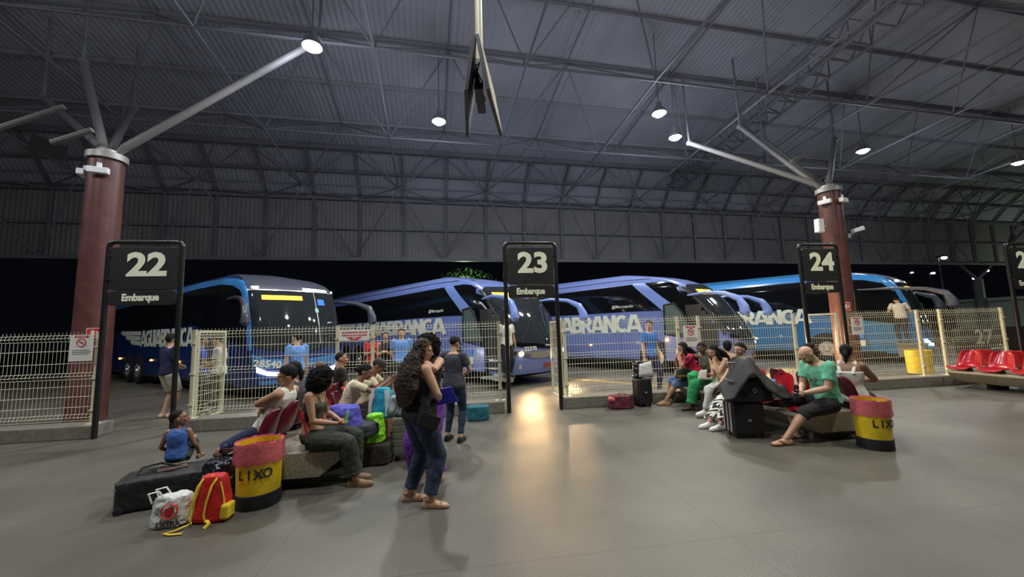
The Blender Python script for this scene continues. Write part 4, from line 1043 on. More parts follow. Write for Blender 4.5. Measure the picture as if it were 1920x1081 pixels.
# ---------------------------------------------------------------- bins
M_yel = mat('yellow_enamel', (0.72, 0.50, 0.015), 0.4, var=0.12, vscale=7, bump=0.08, bscale=30)
M_bag = mat('pink_plastic_film', (0.72, 0.11, 0.22), 0.3, alpha=.66, bump=.6, bscale=25)
def bin_(x, y, rot, label, r=.215, H=.62, txt='LIXO', bag=True):
    root = empty('rubbish_bin', (x, y, 0), rot, label=label, cat='bin', group=None)
    b = MB(); ring = lambda rr, z, n=32: [(rr*math.cos(2*PI*k/n), rr*math.sin(2*PI*k/n), z) for k in range(n)]
    b.loft([ring(r*.93, .12), ring(r, H), ring(r-.012, H), ring(r*.9, .14)], cap=True); b.build('barrel', M_yel, root, smooth=True)
    b = MB(); b.loft([ring(r*.97, 0), ring(r*.98, .02), ring(r*.975, .13), ring(r*.93, .135)]); b.build('base', M_rubber, root, smooth=True)
    if bag:
        rg = random.Random(int(x*10)); rows = []
        for j, (rr, z) in enumerate(((r*.86, H-.3), (r*.9, H-.1), (r*.98, H+.012), (r*1.06, H+.015), (r*1.07, H-.04), (r*1.06, H-.10), (r*1.09, H-.15), (r*1.04, H-.19))):
            rows.append([((rr+rg.uniform(-.006, .006)*(j > 2))*math.cos(2*PI*k/40), (rr+rg.uniform(-.006, .006)*(j > 2))*math.sin(2*PI*k/40), z+rg.uniform(-.008, .008)*(j > 2)*(1+(j == 7))) for k in range(41)])
        for rw in rows: rw[-1] = rw[0]
        b = MB(); b.grid(rows); b.build('bin_liner', M_bag, root, smooth=True)
    for i, ch in enumerate(txt):
        a = R(-90+(-33+22*i)); z = H*.545; rr = r*.975; M = frame_M((math.cos(a)*(rr+.004), math.sin(a)*(rr+.004), z), (-math.sin(a), math.cos(a), 0))
        o = text('stencil_letter', ch, .125, M_ink, root, M, extrude=.001, offset=.003, sx=.9)
    return root
bin_(-2.60, 4.04, R(20), 'yellow drum bin stencilled LIXO with a pink liner, at the left bench', r=.205, H=.60)
bin_(4.60, 5.14, R(-2), 'yellow drum bin with a pink liner at the near end of the middle bench', r=.19, H=.60)
bin_(10.95, 10.6, 0, 'yellow bin standing behind the fence near the teal coach', r=.27, H=.75, txt='', bag=False)
# ---------------------------------------------------------------- notices
def notice(M, w, h, label, kind, parent=None):
    root = empty('notice_board', M.translation, label=label, cat='notice'); inv = Matrix.Translation(-M.translation) @ M
    M_n = mat('notice_sheet', (0.72, 0.72, 0.68), .5)
    b = MB(); b.prism(rrect(w, h, .008), .006, inv); b.build('sheet', M_n, root)
    F = lambda x, z: inv @ Matrix.Translation((x, -.004, z))
    if kind == 'smoke':
        b = MB(); b.prism(rrect(w*.6, h*.075, .003), .002, F(0, h*.43)); b.build('header', M_red, root)
        text('header_lettering', 'ATENÇÃO', h*.07, M_white, root, F(0, h*.43) @ Matrix.Translation((0, -.003, 0)), sx=1.0, extrude=.001)
        b = MB(); r_ = w*.19; b.path([F(0, h*.2) @ Vector((r_*math.cos(k*PI/12), 0, r_*math.sin(k*PI/12))) for k in range(24)], .007, seg=6, close=True); b.tube(F(0, h*.2) @ Vector((-r_*.7, 0, r_*.7)), F(0, h*.2) @ Vector((r_*.7, 0, -r_*.7)), .006, seg=6); b.build('prohibition_ring', M_red, root)
        b = MB(); b.box(tuple(F(0, h*.2).translation), (r_*1.1, .002, .012), M=None); b.build('cigarette', M_ink, root)
        rg = random.Random(7); b = MB()
        for k in range(4):
            if k == 3: continue
            x_ = -w*.36
            while x_ < w*.33:
                l_ = rg.uniform(.015, .04); b.prism([(x_, -h*(.08+.07*k)), (x_+l_, -h*(.08+.07*k)), (x_+l_, -h*(.08+.07*k)-.009), (x_, -h*(.08+.07*k)-.009)], .0012, F(0, 0)); x_ += l_+.007
        b.build('small_print', M_ink, root)
    if kind == 'charge':
        text('lettering', 'RECARREGUE SEU CELULAR', h*.19, M_red, root, F(0, h*.30), extrude=.001, sx=1.0, offset=.001); text('lettering', 'PREENCHA SUA PASSAGEM', h*.19, M_red, root, F(0, h*.02), extrude=.001, sx=1.0, offset=.001)
        b = MB(); b.prism([(-w*.26, -h*.16), (w*.26, -h*.16), (w*.1, -h*.42), (-w*.1, -h*.42)], .002, F(0, 0)); b.build('arrow', M_red, root)
        text('lettering', 'AQUI', h*.17, M_white, root, F(0, -h*.26) @ Matrix.Translation((0, -.003, 0)), extrude=.001, offset=.001)
    if kind == 'red':
        b = MB(); b.prism(rrect(w*.88, h*.86, .004), .002, F(0, 0)); b.build('red_field', M_red, root)
        b = MB(); b.prism([(-w*.12, h*.26), (w*.12, h*.26), (w*.12, -h*.26), (-w*.12, -h*.26)], .002, F(0, 0) @ Matrix.Translation((0, -.002, 0))); b.build('pictogram', M_white, root)
        b = MB(); b.prism([(w*.22, h*.2), (w*.32, h*.2), (w*.32, -h*.2), (w*.22, -h*.2)], .002, F(0, 0) @ Matrix.Translation((0, -.002, 0))); b.build('pictogram', M_white, root)
def fenceM(x, z, off=.08): return frame_M(row(x, off, z), dR)
notice(fenceM(-7.62, 1.55), .36, .46, 'white no smoking notice on the fence left of the bay 22 sign', 'smoke')
notice(fenceM(-3.07, 1.62), .56, .2, 'white and red phone recharge notice on the fence between bays 22 and 23', 'charge')
notice(fenceM(3.92, 1.38), .36, .46, 'white no smoking notice on the fence above the person in crimson', 'smoke')
notice(fenceM(8.15, 1.48), .32, .42, 'white no smoking notice on the fence right of the bay 24 sign', 'smoke')
notice(frame_M((-8.55, 7.86, 1.83), (1, .1, 0)), .26, .2, 'small red extinguisher plate on the left column', 'red')
notice(frame_M((10.05, 11.64, 2.02), (1, .1, 0)), .3, .25, 'small red plate on the right column above the fence', 'red')
# ---------------------------------------------------------------- column fittings
root = empty('security_camera', (10.75, 11.8, 4.3), label='pale security camera on the right column', cat='camera')
b = MB(); b.box((.08, -.02, .1), (.34, .13, .12), rot=(0, -.25, 0)); b.build('housing', M_plate, root, bevel=.01)
b = MB(); b.tube((-.15, .05, -.05), (.05, 0, .03), .03); b.box((-.18, .06, -.08), (.1, .12, .14)); b.build('mount', M_galv, root)
root = empty('wall_speaker', (9.62, 11.75, 4.55), label='white box speaker on the left face of the right column', cat='speaker')
b = MB(); b.box((0, 0, 0), (.2, .16, .42), rot=(0, .05, .2)); b.build('cabinet', M_plate, root, bevel=.01)
b = MB(); b.box((.17, .08, 0), (.2, .04, .05)); b.build('mount', M_galv, root)
# hanging screens
root = bpy.data.objects['hanging_screen_pair']; root.location = (-0.33, 4.4, 3.92)
b = MB(); b.tube((0.02, 0, .98), (0.02, 0, 8.9), .045, seg=12); b.build('pole', M_pole, root, smooth=True)
b = MB(); b.box((0.02, 0, .75), (.12, .1, .5)); b.box((0.02, -.02, .5), (.1, .5, .08)); b.build('bracket', M_scrb, root)
for sx, tl in ((-1, 9), (1, -9)):
    Mx = Matrix.Translation((sx*.12+.02, 0.0, .62)) @ Matrix.Rotation(R(tl), 4, 'Y') @ Matrix.Rotation(R(-6*sx), 4, 'Z')
    s = MB()
    for v in ((-1, -1), (1, -1)): pass
    s.box((0, 0, 0), (.045, 1.05, .66), M=Mx); so = s.build('monitor', M_scrb, root, bevel=.006)
    s = MB(); s.box((sx*.025, 0, 0), (.004, 1.0, .6), M=Mx); s.build('panel', M_scrn if sx < 0 else M_pole, so)
b = MB(); b.path([(0.02, -.05, .95), (-.04, -.1, .85), (0.0, -.15, .75), (.06, -.1, .65)], .008, seg=6); b.build('cable', M_rubber, root)
# ---------------------------------------------------------------- luggage
def soft(name, pts_rings, m, parent, voxel=.012, amp=.008, ns=9, smooth=4):
    b = MB(); b.loft(pts_rings); return remesh(name, b, voxel, m, parent, smooth=smooth, noise_amp=amp, noise_s=ns)
def sbox(L, W, H, r=.06, n=24, taper=1.0, e=.45, sag=0):
    rings = []
    for j in range(13):
        t = -1+2*j/12; z = H/2*(abs(math.sin(t*PI/2))**.6)*(1 if t > 0 else -1)+H/2; k_ = (max(0, 1-abs(t)**5))**.35 if abs(t) < 1 else .75
        k_ = max(k_, .8); f_ = 1-(1-taper)*(z/H)
        ring = []
        for k in range(n):
            a = 2*PI*k/n; x = (abs(math.cos(a))**e)*(1 if math.cos(a) > 0 else -1)*L/2*k_*f_; y = (abs(math.sin(a))**e)*(1 if math.sin(a) > 0 else -1)*W/2*k_*f_
            ring.append(Vector((x, y, z-sag*math.cos(x/L*3)*.0)))
        rings.append(ring)
    return rings
c_blackn = cloth('black_nylon', (0.012, 0.012, 0.014), rough=.6); c_maroon = cloth('maroon_nylon', (0.10, 0.012, 0.03), rough=.6); c_bagred = cloth('bright_red_nylon', (0.62, 0.02, 0.02), rough=.5)
c_yel = cloth('yellow_webbing', (0.8, 0.6, 0.03)); M_film = mat('black_plastic_film', (0.012, 0.013, 0.02), .22, bump=.9, bscale=18); M_wfilm = mat('white_plastic_film', (.72, .74, .72), .35, bump=.7, bscale=20)
c_lime = mat('lime_plastic_film', (.22, .70, .03), .35, bump=.8, bscale=20); c_viol = cloth('violet_blue_fabric', (.09, .085, .46)); c_cyan = cloth('turquoise_towel', (.02, .36, .58)); M_pattern = cloth('grey_patterned_cloth', (.2, .22, .24), .9)
def bag(name, loc, rot, label, cat, rings, m, **k):
    root = empty(name, loc, rot, label=label, cat=cat); soft('body', rings, m, root, **k); return root
r = bag('duffel_bag', (-3.60, 4.22, 0), R(28), 'large black wheeled duffel bag lying on the floor under the child', 'bag', sbox(.86, .46, .30, e=.35), c_blackn, amp=.012)
b = MB(); b.path([(-.3, -.1, .29), (-.26, -.02, .36), (-.12, .02, .37), (.06, 0, .31)], .012, seg=8); b.build('handle', c_blackn, r, smooth=True)
b = MB(); b.path([(-.42, -.18, .22), (-.2, -.21, .27), (.2, -.21, .27), (.42, -.18, .22)], .006, seg=6); b.build('zip', M_galv, r)
for x in (-.36, .36):
    b = MB(); b.tube((x, -.24, .03), (x, -.2, .03), .035, seg=14); b.build('wheel', M_rubber, r)
b = MB(); b.box((-.02, -.02, .312), (.24, .1, .015), rot=(0.05, 0, .3)); b.build('grip_patch', c_brown_, r) if False else b.build('grip_patch', mat('brown_patch', (.09, .05, .04), .7), r)
r = bag('carrier_bag', (-3.12, 3.66, 0), R(12), 'white plastic carrier bag with a red and black fist emblem, on the floor', 'bag', sbox(.34, .2, .26, taper=.8, e=.7), M_wfilm, voxel=.009, amp=.014, ns=14, smooth=2)
b = MB()
for y in (-.05, .05): b.path([(-.14, y, .21), (-.16, y-.02, .30), (-.08, y-.02, .315), (-.04, y, .23)], .011, seg=6, flat=.4)
b.build('handle', M_wfilm, r, smooth=True)
b = MB(); b.path([(.03+.062*math.cos(k*PI/10), -.113, .15+.062*math.sin(k*PI/10)) for k in range(20)], .010, seg=6, close=True, flat=.5); b.build('emblem_ring', M_red, r, smooth=True)
b = MB()
for k in range(4): b.ball((.005+.017*k, -.112, .155+.004*(k % 2)), (.0095, .006, .026), 8, 6)
b.ball((.03, -.112, .125), (.035, .006, .022), 10, 6); b.build('fist_emblem', M_red, r, smooth=True)
text('lettering', 'EXTRA', .06, M_ink, r, frame_M((.03, -.121, .045), (1, 0, 0)), offset=.001)
r = bag('backpack', (-2.80, 3.72, 0), R(8), 'red backpack with yellow straps and trim standing beside the yellow bin', 'bag', [[p for p in q] for q in sbox(.33, .2, .40, taper=.62, e=.62)], c_bagred, voxel=.01, amp=.006)
for x in (-.085, .03):
    b = MB(); b.path([(x+.02, -.05, .385), (x+.0, -.10, .33), (x-.03, -.115, .2), (x-.045, -.12, .09), (x-.02, -.13, .03)], [.009]*5, seg=8, flat=.35, hint=(0, 1, 0)); b.build('strap', c_yel, r, smooth=True)
b = MB(); b.path([(-.13, -.07, .05), (-.12, -.07, .2), (-.08, -.055, .34), (0, -.04, .40), (.08, -.055, .34), (.12, -.07, .2), (.13, -.07, .05)], .0075, seg=6); b.build('piping', c_yel, r, smooth=True)
b = MB(); b.box((.135, -.035, .09), (.07, .13, .13), rot=(0, .05, 0)); b.build('side_pocket', c_yel, r, bevel=.02)
b = MB(); b.path([(-.12, -.13, .03), (-.2, -.19, .012), (-.26, -.22, .010), (-.2, -.25, .012), (-.1, -.25, .010)], .012, seg=6, flat=.4); b.build('loose_strap', c_yel, r, smooth=True)
b = MB(); b.path([(.02, -.13, .05), (.06, -.17, .04), (.04, -.2, .012)], .014, seg=6, flat=.4); b.build('loose_strap', c_yel, r, smooth=True)
r = bag('rubbish_sack', (-3.03, 4.14, 0), R(-10), 'glossy black plastic sack between the duffel and the yellow bin', 'bag', sbox(.44, .38, .42, taper=.75, e=.8), M_film, amp=.03, ns=10, voxel=.011, smooth=2)
b = MB(); b.path([(-.06, 0, .34), (-.09, -.02, .42), (-.02, -.03, .45), (.03, 0, .36)], .014, seg=6, flat=.5); b.build('handle', M_film, r, smooth=True)
# grey hard case
M_gcase = mat('grey_green_shell', (.20, .22, .17), .35, .3); 
def hard_case(loc, rot, W, D, H, m, label, ribs=5, ribm=None, vert=False, handle=True):
    root = empty('suitcase', loc, rot, label=label, cat='suitcase')
    b = MB(); b.loft([[(x, y, z) for x, y in rrect(W*k, D*k, .045)] for z, k in ((.06, .93), (.075, .99), (.09, 1), (H-.03, 1), (H-.012, .985), (H, .92))]); b.build('shell', m, root, smooth=True)
    b = MB()
    if vert:
        for k in range(7):
            x = -W/2+W*(k+.5)/7
            for sy in (-1, 1): b.box((x, sy*D/2, H/2+.03), (.022, .012, H-.12))
        for sy in (-.3, 0, .3):
            for sx in (-1, 1): b.box((sx*W/2, sy*D, H/2+.03), (.012, .022, H-.12))
    else:
        for k in range(ribs):
            z = .14+(H-.2)*k/(ribs-1); b.loft([[(x, y, zz) for x, y in rrect(W*q, D*q, .045)] for zz, q in ((z-.035, 1.0), (z-.03, 1.018), (z+.03, 1.018), (z+.035, 1.0))], cap=True)
    b.build('rib', ribm or m, root, smooth=False)
    b = MB(); b.loft([[(x*1.005, y, z) for x, z in [(W/2*math.cos(0), 0)]*3] for y in (0, 1)]) if False else None
    for sx in (-1, 1):
        for sy in (-1, 1):
            b = MB(); b.tube((sx*(W/2-.05)-.012, sy*(D/2-.05), .028), (sx*(W/2-.05)+.012, sy*(D/2-.05), .028), .028, seg=16); b.box((sx*(W/2-.05), sy*(D/2-.05), .055), (.04, .04, .02)); b.build('wheel', M_rubber, root, smooth=True)
    if handle:
        b = MB(); b.path([(-.07, 0, H-.002), (-.065, 0, H+.028), (.065, 0, H+.028), (.07, 0, H-.002)], .009, seg=8); b.build('handle', M_black, root, smooth=True)
    b = MB(); b.box((0, -D/2-.012, H*.52), (.05, .012, .03)); b.build('latch', M_galv, root)
    return root
hard_case((-1.42, 5.30, 0), R(8), .42, .27, .55, M_gcase, 'grey green hard suitcase with ribs behind the long haired person')
r = empty('lime_bag', (0, 0, 0)); bpy.data.objects.remove(r)
r = bag('carrier_bag', (-1.82, 5.12, .26), R(4), 'lime green plastic bag standing on the dark bag by the grey suitcase', 'bag', sbox(.28, .2, .36, taper=.72, e=.7), c_lime, voxel=.01, amp=.018, ns=12, smooth=2)
b = MB(); b.box((.05, -.106, .2), (.05, .006, .13), rot=(0.1, 0, .05)); b.build('printed_panel', M_char_ if False else M_ink, r)
bag('travel_bag', (-1.82, 5.14, 0), R(4), 'dark brown travel bag on the floor under the lime green bag', 'bag', sbox(.42, .3, .26, e=.4), cloth('dark_brown_nylon', (.035, .03, .022)), amp=.008)
r = bag('bundle', (-1.50, 5.36, .56), R(0), 'grey patterned bundle with a clear wrap lying on the grey suitcase', 'bundle', sbox(.52, .4, .24, taper=.7, e=.85), M_pattern, amp=.02, ns=9)
b = MB(); b.path([(-.1, -.21, .03), (-.04, -.18, .2), (0.05, 0, .25)], .006, seg=6); b.build('cord', M_ink, r)
r = bag('towel_bag', (-1.82, 5.45, .50), R(-8), 'turquoise towel with white patterned borders across the lap in the cream tee', 'towel', sbox(.34, .16, .40, taper=.6, e=.7), c_cyan, amp=.01, voxel=.011)
M_wpat = cloth('white_patterned_trim', (.6, .66, .68), .35)
b = MB(); b.path([(-.16, -.085, .03), (-.15, -.085, .2), (-.11, -.07, .40)], .026, seg=8, flat=.3, hint=(0, 1, 0)); b.path([(.11, -.09, .04), (.10, -.09, .2), (.07, -.06, .38)], .035, seg=8, flat=.3, hint=(0, 1, 0)); b.build('border', M_wpat, r, smooth=True)
b = MB(); rg = sbox(.50, .34, .27, taper=.75, e=.75)
r = bag('folded_jacket', (-2.14, 4.92, .50), R(-22), 'violet blue padded jacket heaped on the seat beside the curly haired person', 'jacket', rg, c_viol, amp=.022, ns=8)
b = MB(); b.box((-.06, -.175, .17), (.12, .01, .10), rot=(-.15, .1, 0)); b.build('patch', mat('peach_patch', (.7, .42, .36), .7), r)
b = MB(); b.ball((-.06, -.184, .17), (.03, .004, .022), 10, 6); b.build('patch_print', M_ink, r, smooth=True)
bag('dark_bundle', (-1.98, 4.98, .385), R(-10), 'dark denim bundle under the violet blue jacket', 'clothes', sbox(.42, .4, .16, e=.6), cloth('denim_bundle', (.03, .035, .05)), amp=.012)
bag('travel_bag', (-0.70, 7.35, 0), R(10), 'teal travel bag on the floor beyond the person in the dark cap', 'bag', sbox(.42, .28, .26, e=.6), cloth('teal_nylon', (.01, .12, .16)), amp=.01)
bag('travel_bag', (-1.12, 4.98, 0), R(10), 'dark navy bag on the floor behind the legs of the standing pair', 'bag', sbox(.32, .26, .36, e=.5), cloth('dark_navy_nylon', (.012, .014, .03)), amp=.01)
# right side luggage
M_dark = mat('black_shell', (.014, .014, .016), .4); M_silver = mat('silver_trim', (.45, .45, .44), .35, .6)
hard_case((3.33, 5.80, 0), R(-4), .45, .30, .50, M_dark, 'big black ribbed suitcase with silver side trim, topped by a duffel', vert=True, ribm=M_dark)
cs = bpy.data.objects[[o.name for o in bpy.data.objects if o.name.startswith('suitcase')][-1]]
b = MB()
for y in (-.1, 0, .1): b.box((-.232, y, .29), (.012, .03, .40))
b.build('side_trim', M_silver, cs)
b = MB()
for x in (-.1, .1): b.tube((x, .1, .49), (x, .12, 1.04), .009, seg=8)
b.tube((-.12, .12, 1.04), (.12, .12, 1.04), .014, seg=8); b.build('pull_handle', M_galv, cs)
r = bag('duffel_bag', (3.40, 5.78, .505), R(-4), 'black duffel bag strapped on top of the big black suitcase', 'bag', sbox(.60, .32, .32, e=.5), c_blackn, amp=.012)
b = MB(); b.path([(.02+.022*math.cos(k*PI/6), -.17, .17+.03*math.sin(k*PI/6)) for k in range(12)], .005, seg=6, close=True); b.build('ring', M_galv, r)
b = MB(); rows = []
for j in range(21):
    u = -1+2*j/20; rr = []
    for k in range(17):
        v = -1+2*k/16; p_ = abs(u+.08); h = .37*math.exp(-(p_/.46)**1.8)-.06*p_-.02-.36*max(0, -v-.3)*(1-.3*p_)-.14*max(0, v-.3)+.018*math.sin(6*u+3*v)+.012*math.sin(13*u-2*v)
        if u < -.5: h -= .10*(-u-.5)*(1+v)
        rr.append((u*.45+.02*v, v*.28, h))
    rows.append(rr)
r = empty('draped_jacket', (3.45, 5.80, .80), R(-6), label='black jacket draped over the pull handle and duffel on the big suitcase', cat='jacket'); b.grid(rows); b.build('cloth', c_blackn, r, smooth=True, solid=.012)
hard_case((2.62, 8.12, 0), R(12), .30, .26, .56, M_dark, 'small black suitcase with cream side standing by the fence', vert=True, ribm=M_dark)
r = bag('carrier_bag', (2.55, 8.14, .565), R(5), 'crumpled black plastic bag on top of the small suitcase', 'bag', sbox(.2, .2, .34, taper=.75, e=.8), M_film, amp=.03, ns=14, voxel=.011, smooth=1)
b = MB(); rows = [[(-.13+.26*u+.05*(1-v)*(u-.5), -.125-.01*math.sin(5*u), .02+.30*v-.05*v*(1-u)) for u in (0, .2, .4, .6, .8, 1)] for v in (0, .25, .5, .75, 1)]
b.grid(rows); t_ = empty('folded_paper', (2.66, 8.12, .59), R(8), label='crumpled white printed bag leaning on the black plastic bag', cat='bag'); b.build('sheet', M_wfilm, t_, smooth=True, solid=.02)
r = bag('duffel_bag', (2.12, 7.98, 0), R(2), 'maroon duffel bag on the floor against the kerb', 'bag', sbox(.52, .3, .26, taper=.85, e=.6), c_maroon, amp=.012)
b = MB(); b.box((-.21, -.1, .20), (.12, .12, .07), rot=(.2, .2, 0)); b.build('pink_flap', mat('pink_nylon', (.6, .12, .12), .6), r, bevel=.02)
b = MB(); b.path([(-.08, -.04, .24), (-.04, -.06, .31), (.08, -.04, .29), (.12, -.02, .24)], .012, seg=6, flat=.5); b.build('handle', c_maroon, r, smooth=True)
r = bag('hand_bag', (3.42, 7.98, .56), R(10), 'black and brown leather bag on the lap in denim capris', 'bag', sbox(.36, .2, .19, taper=.8, e=.6), mat('black_leather', (.02, .018, .018), .4), amp=.006)
b = MB(); b.box((-.02, -.105, .05), (.32, .012, .04), rot=(0, 0, 0)); b.build('trim', mat('tan_trim', (.28, .12, .04), .5), r, bevel=.004)
bag('cushion', (3.62, 7.42, .60), R(10), 'cream rounded pouch on the lap in bright green trousers', 'pouch', sbox(.34, .24, .17, taper=.7, e=.95), cloth('cream_canvas', (.62, .56, .46)), amp=.006)
r = bag('backpack', tuple(seatpos(CR, -1, .72, .42)+Vector((0, 0, .45))), R(30), 'small blue denim backpack on the empty red seat of the middle bench', 'bag', sbox(.3, .22, .30, taper=.7, e=.8), cloth('washed_denim', (.10, .16, .28), .4), amp=.015)
b = MB(); b.box((-.03, -.115, .14), (.05, .006, .09), rot=(0, .3, 0)); b.build('tag', M_white, r)
r = empty('cleaning_bucket', (-8.62, 6.05, 0), label='red bucket with a white band at the left edge', cat='bucket')
b = MB(); ring = lambda rr, z, n=24: [(rr*math.cos(2*PI*k/n), rr*math.sin(2*PI*k/n), z) for k in range(n)]
b.loft([ring(.13, 0), ring(.17, .3), ring(.16, .3), ring(.125, .02)]); b.build('pail', M_seat, r, smooth=True)
b = MB(); b.loft([ring(.168, .245), ring(.174, .285), ring(.172, .285), ring(.166, .245)], close=True); b.build('band', M_white, r, smooth=True)
# ---------------------------------------------------------------- night beyond the coaches
M_leaf = mat('tree_foliage', (0.02, 0.05, 0.012), 0.7, var=.4, vscale=3); M_bark = mat('tree_bark', (.05, .04, .03), .9)
def tree(x, y, h, r, label, seed, light=False):
    root = empty('tree', (x, y, 0), label=label, cat='tree', group=None); rg = random.Random(seed)
    b = MB(); b.tube((0, 0, 0), (0, 0, h*.6), .22, .14, seg=10); b.build('trunk', M_bark, root, smooth=True)
    b = MB()
    for _ in range(2600):
        v = Vector((rg.gauss(0, 1), rg.gauss(0, 1), rg.gauss(0, 1))).normalized()*r*rg.uniform(.55, 1); c = Vector((0, 0, h-r*.7))+Vector((v.x, v.y, v.z*.75))
        a = Vector((rg.gauss(0, 1), rg.gauss(0, 1), rg.gauss(0, 1))).normalized(); d = a.cross(Vector((rg.gauss(0, 1), rg.gauss(0, 1), 1))).normalized(); q = rg.uniform(.10, .2)
        i = len(b.v); b.v += [c-a*q, c+d*q*.4, c+a*q, c-d*q*.4]; b.face((i, i+1, i+2, i+3))
    b.build('foliage', M_leaf, root, recalc=False)
for i, (x, y, h, r_, lab) in enumerate(((-3.2, 27, 5.9, 2.6, 'dark leafy tree between the first two coaches'), (-16, 30, 5.4, 3, 'dark tree far behind the bay 22 sign'), (8, 32, 6, 3, 'dark tree far behind the middle coaches'), (17, 33, 5.6, 3, 'dark tree behind the teal coach'), (44, 44, 6, 3, 'dark tree beside the lit kiosk'))): tree(x, y, h, r_, lab, i)
ld = bpy.data.lights.new('tree_light', 'POINT'); ld.energy = 400; ld.color = (.75, 1, .5); ld.shadow_soft_size = .1; lo = bpy.data.objects.new('tree_light', ld); COL.objects.link(lo); lo.location = (-3.0, 24.2, 4.9)  # green-tinted point light in front of the first tree's crown, no fitting
# lit kiosk at the right
M_kiosk = mat('pale_green_render', (.45, .52, .42), .7); M_kwin = mat('lit_kiosk_window', (.4, .5, .4), .5, emit=(.75, .9, .68), estr=.5)
root = empty('kiosk_building', (40.3, 30.5, 0), R(8), label='pale green lit kiosk building at the far right', cat='building')
b = MB(); b.box((0, 0, 1.35), (7.0, 4, 2.7)); b.build('wall', M_kiosk, root)
b = MB(); b.box((0, -.3, 2.8), (7.6, 4.8, .22)); b.build('roof', mat('kiosk_roof', (.5, .52, .48), .6), root)
for x in (-2.6, -1.2, .6, 2.2):
    b = MB(); b.box((x, -2.03, 1.75), (.95, .08, .9)); w_ = b.build('window', M_black, root); b = MB(); b.box((x, -2.08, 1.75), (.82, .03, .78)); b.build('pane', M_kwin if x in (-1.2, 2.2) else M_scrb, w_)
ld = bpy.data.lights.new('kiosk_light', 'POINT'); ld.energy = 260; ld.color = (.85, 1, .8); ld.shadow_soft_size = .3; lo = bpy.data.objects.new('kiosk_light', ld); COL.objects.link(lo); lo.location = (42, 27.0, 3.2)
# low wall with the painted bay number
b = MB(); b.box((0, 0, 0), (11, .25, 1.1)); w_ = empty('low_wall', (24.5, 17.6, .55), R(9), label='low dark wall painted with the number 27 and an arrow', cat='wall'); b.build('wall_face', mat('brown_render', (.07, .055, .045), .8, var=.2), w_)
text('numeral', '27', .85, M_cream, w_, frame_M((-4.3, -.14, .12), (1, 0, 0)), offset=.012, sx=1.15)
b = MB(); b.path([(-4.0, -.14, -.36), (-3.2, -.14, -.36)], .04, seg=4); b.path([(-3.5, -.14, -.2), (-3.15, -.14, -.36), (-3.5, -.14, -.5)], .04, seg=4); b.build('arrow', M_cream, w_)
# distant street lamps
M_dist = mat('street_lamp_glass', (1, 1, 1), .4, emit=(1, .95, .8), estr=22)
for x, y, h, s_ in ((26.0, 23.2, 5.15, .14), (41.5, 38, 5.9, .16), (60, 50, 6.4, .22), (56, 50, 4.0, .2), (52, 50, 7.4, .14), (-34, 46, 4.4, .12), (68, 55, 7.9, .2)):
    r = empty('street_lamp', (x, y, 0), label='distant lit street lamp in the dark beyond the coaches', cat='lamp', group='distant street lamps')
    b = MB(); b.tube((0, 0, 0), (0, 0, h), .04, .03, seg=8); b.build('pole', M_black, r); b = MB(); b.box((0, -.2, h+.06), (.25, .5, .08)); b.build('head', M_black, r); b = MB(); b.ball((0, -.3, h-.04), (s_, s_, s_*.6), 10, 6); b.build('bulb', M_dist, r, smooth=True)
# ---------------------------------------------------------------- cast
c_black = cloth('black_fabric', (0.012, 0.012, 0.013)); c_jean = cloth('dark_denim', (0.02, 0.035, 0.075), .3); c_jean2 = cloth('mid_denim', (0.10, 0.16, 0.30), .3)
c_olive = cloth('olive_rib_knit', (0.055, 0.062, 0.045)); c_dkgreen = cloth('dark_green_twill', (0.03, 0.036, 0.024)); c_white = cloth('white_cotton', (0.68, 0.68, 0.62))
c_cream = cloth('cream_cotton', (0.66, 0.6, 0.42)); c_navy = cloth('navy_fabric', (0.015, 0.02, 0.07)); c_beige = cloth('beige_cotton', (0.5, 0.46, 0.38)); c_blue = cloth('royal_blue_fabric', (0.02, 0.06, 0.5))
c_sky = cloth('sky_blue_cotton', (0.13, 0.32, 0.78)); c_char = cloth('charcoal_fabric', (0.05, 0.055, 0.07)); c_red = cloth('red_fabric', (0.5, 0.03, 0.03)); c_pink = cloth('crimson_cotton', (0.6, 0.02, 0.09))
c_green = cloth('bright_green_fabric', (0.02, 0.28, 0.09)); c_mint = cloth('mint_green_cotton', (0.16, 0.52, 0.34)); c_lgrey = cloth('light_grey_fleece', (0.5, 0.52, 0.48)); c_purple = cloth('purple_fabric', (0.16, 0.04, 0.36))
c_blue2 = cloth('cornflower_cotton', (0.05, 0.13, 0.42)); c_brown = mat('brown_leather', (0.13, 0.055, 0.025), .55); c_tanl = mat('tan_leather', (0.32, 0.2, 0.11), .6); c_whiteshoe = mat('white_leather', (.75, .74, .7), .5)
def zig(name):
    m = mat(name, (0.8, 0.8, 0.72), .8); nt = m.node_tree; N = nt.nodes.new; L = nt.links.new; tc = N('ShaderNodeTexCoord'); sx = N('ShaderNodeSeparateXYZ'); L(tc.outputs['Object'], sx.inputs[0])
    def ma(op, a, b=None):
        n = N('ShaderNodeMath'); n.operation = op
        for i, v in enumerate((a, b)):
            if v is None: continue
            if isinstance(v, (int, float)): n.inputs[i].default_value = v
            else: L(v, n.inputs[i])
        return n.outputs[0]
    yy = ma('PINGPONG', ma('ADD', sx.outputs['Y'], ma('MULTIPLY', sx.outputs['X'], .6)), .06); k = ma('FRACT', ma('MULTIPLY', ma('ADD', sx.outputs['Z'], yy), 13.0)); s = ma('GREATER_THAN', k, .5)
    mx = N('ShaderNodeMix'); mx.data_type = 'RGBA'; L(s, mx.inputs[0]); mx.inputs[6].default_value = (.75, .74, .64, 1); mx.inputs[7].default_value = (.015, .015, .012, 1); L(mx.outputs[2], nt.nodes['Principled BSDF'].inputs['Base Color']); return m
c_zig = zig('zigzag_print')
NEAR = 0.0075; FAR = 0.011
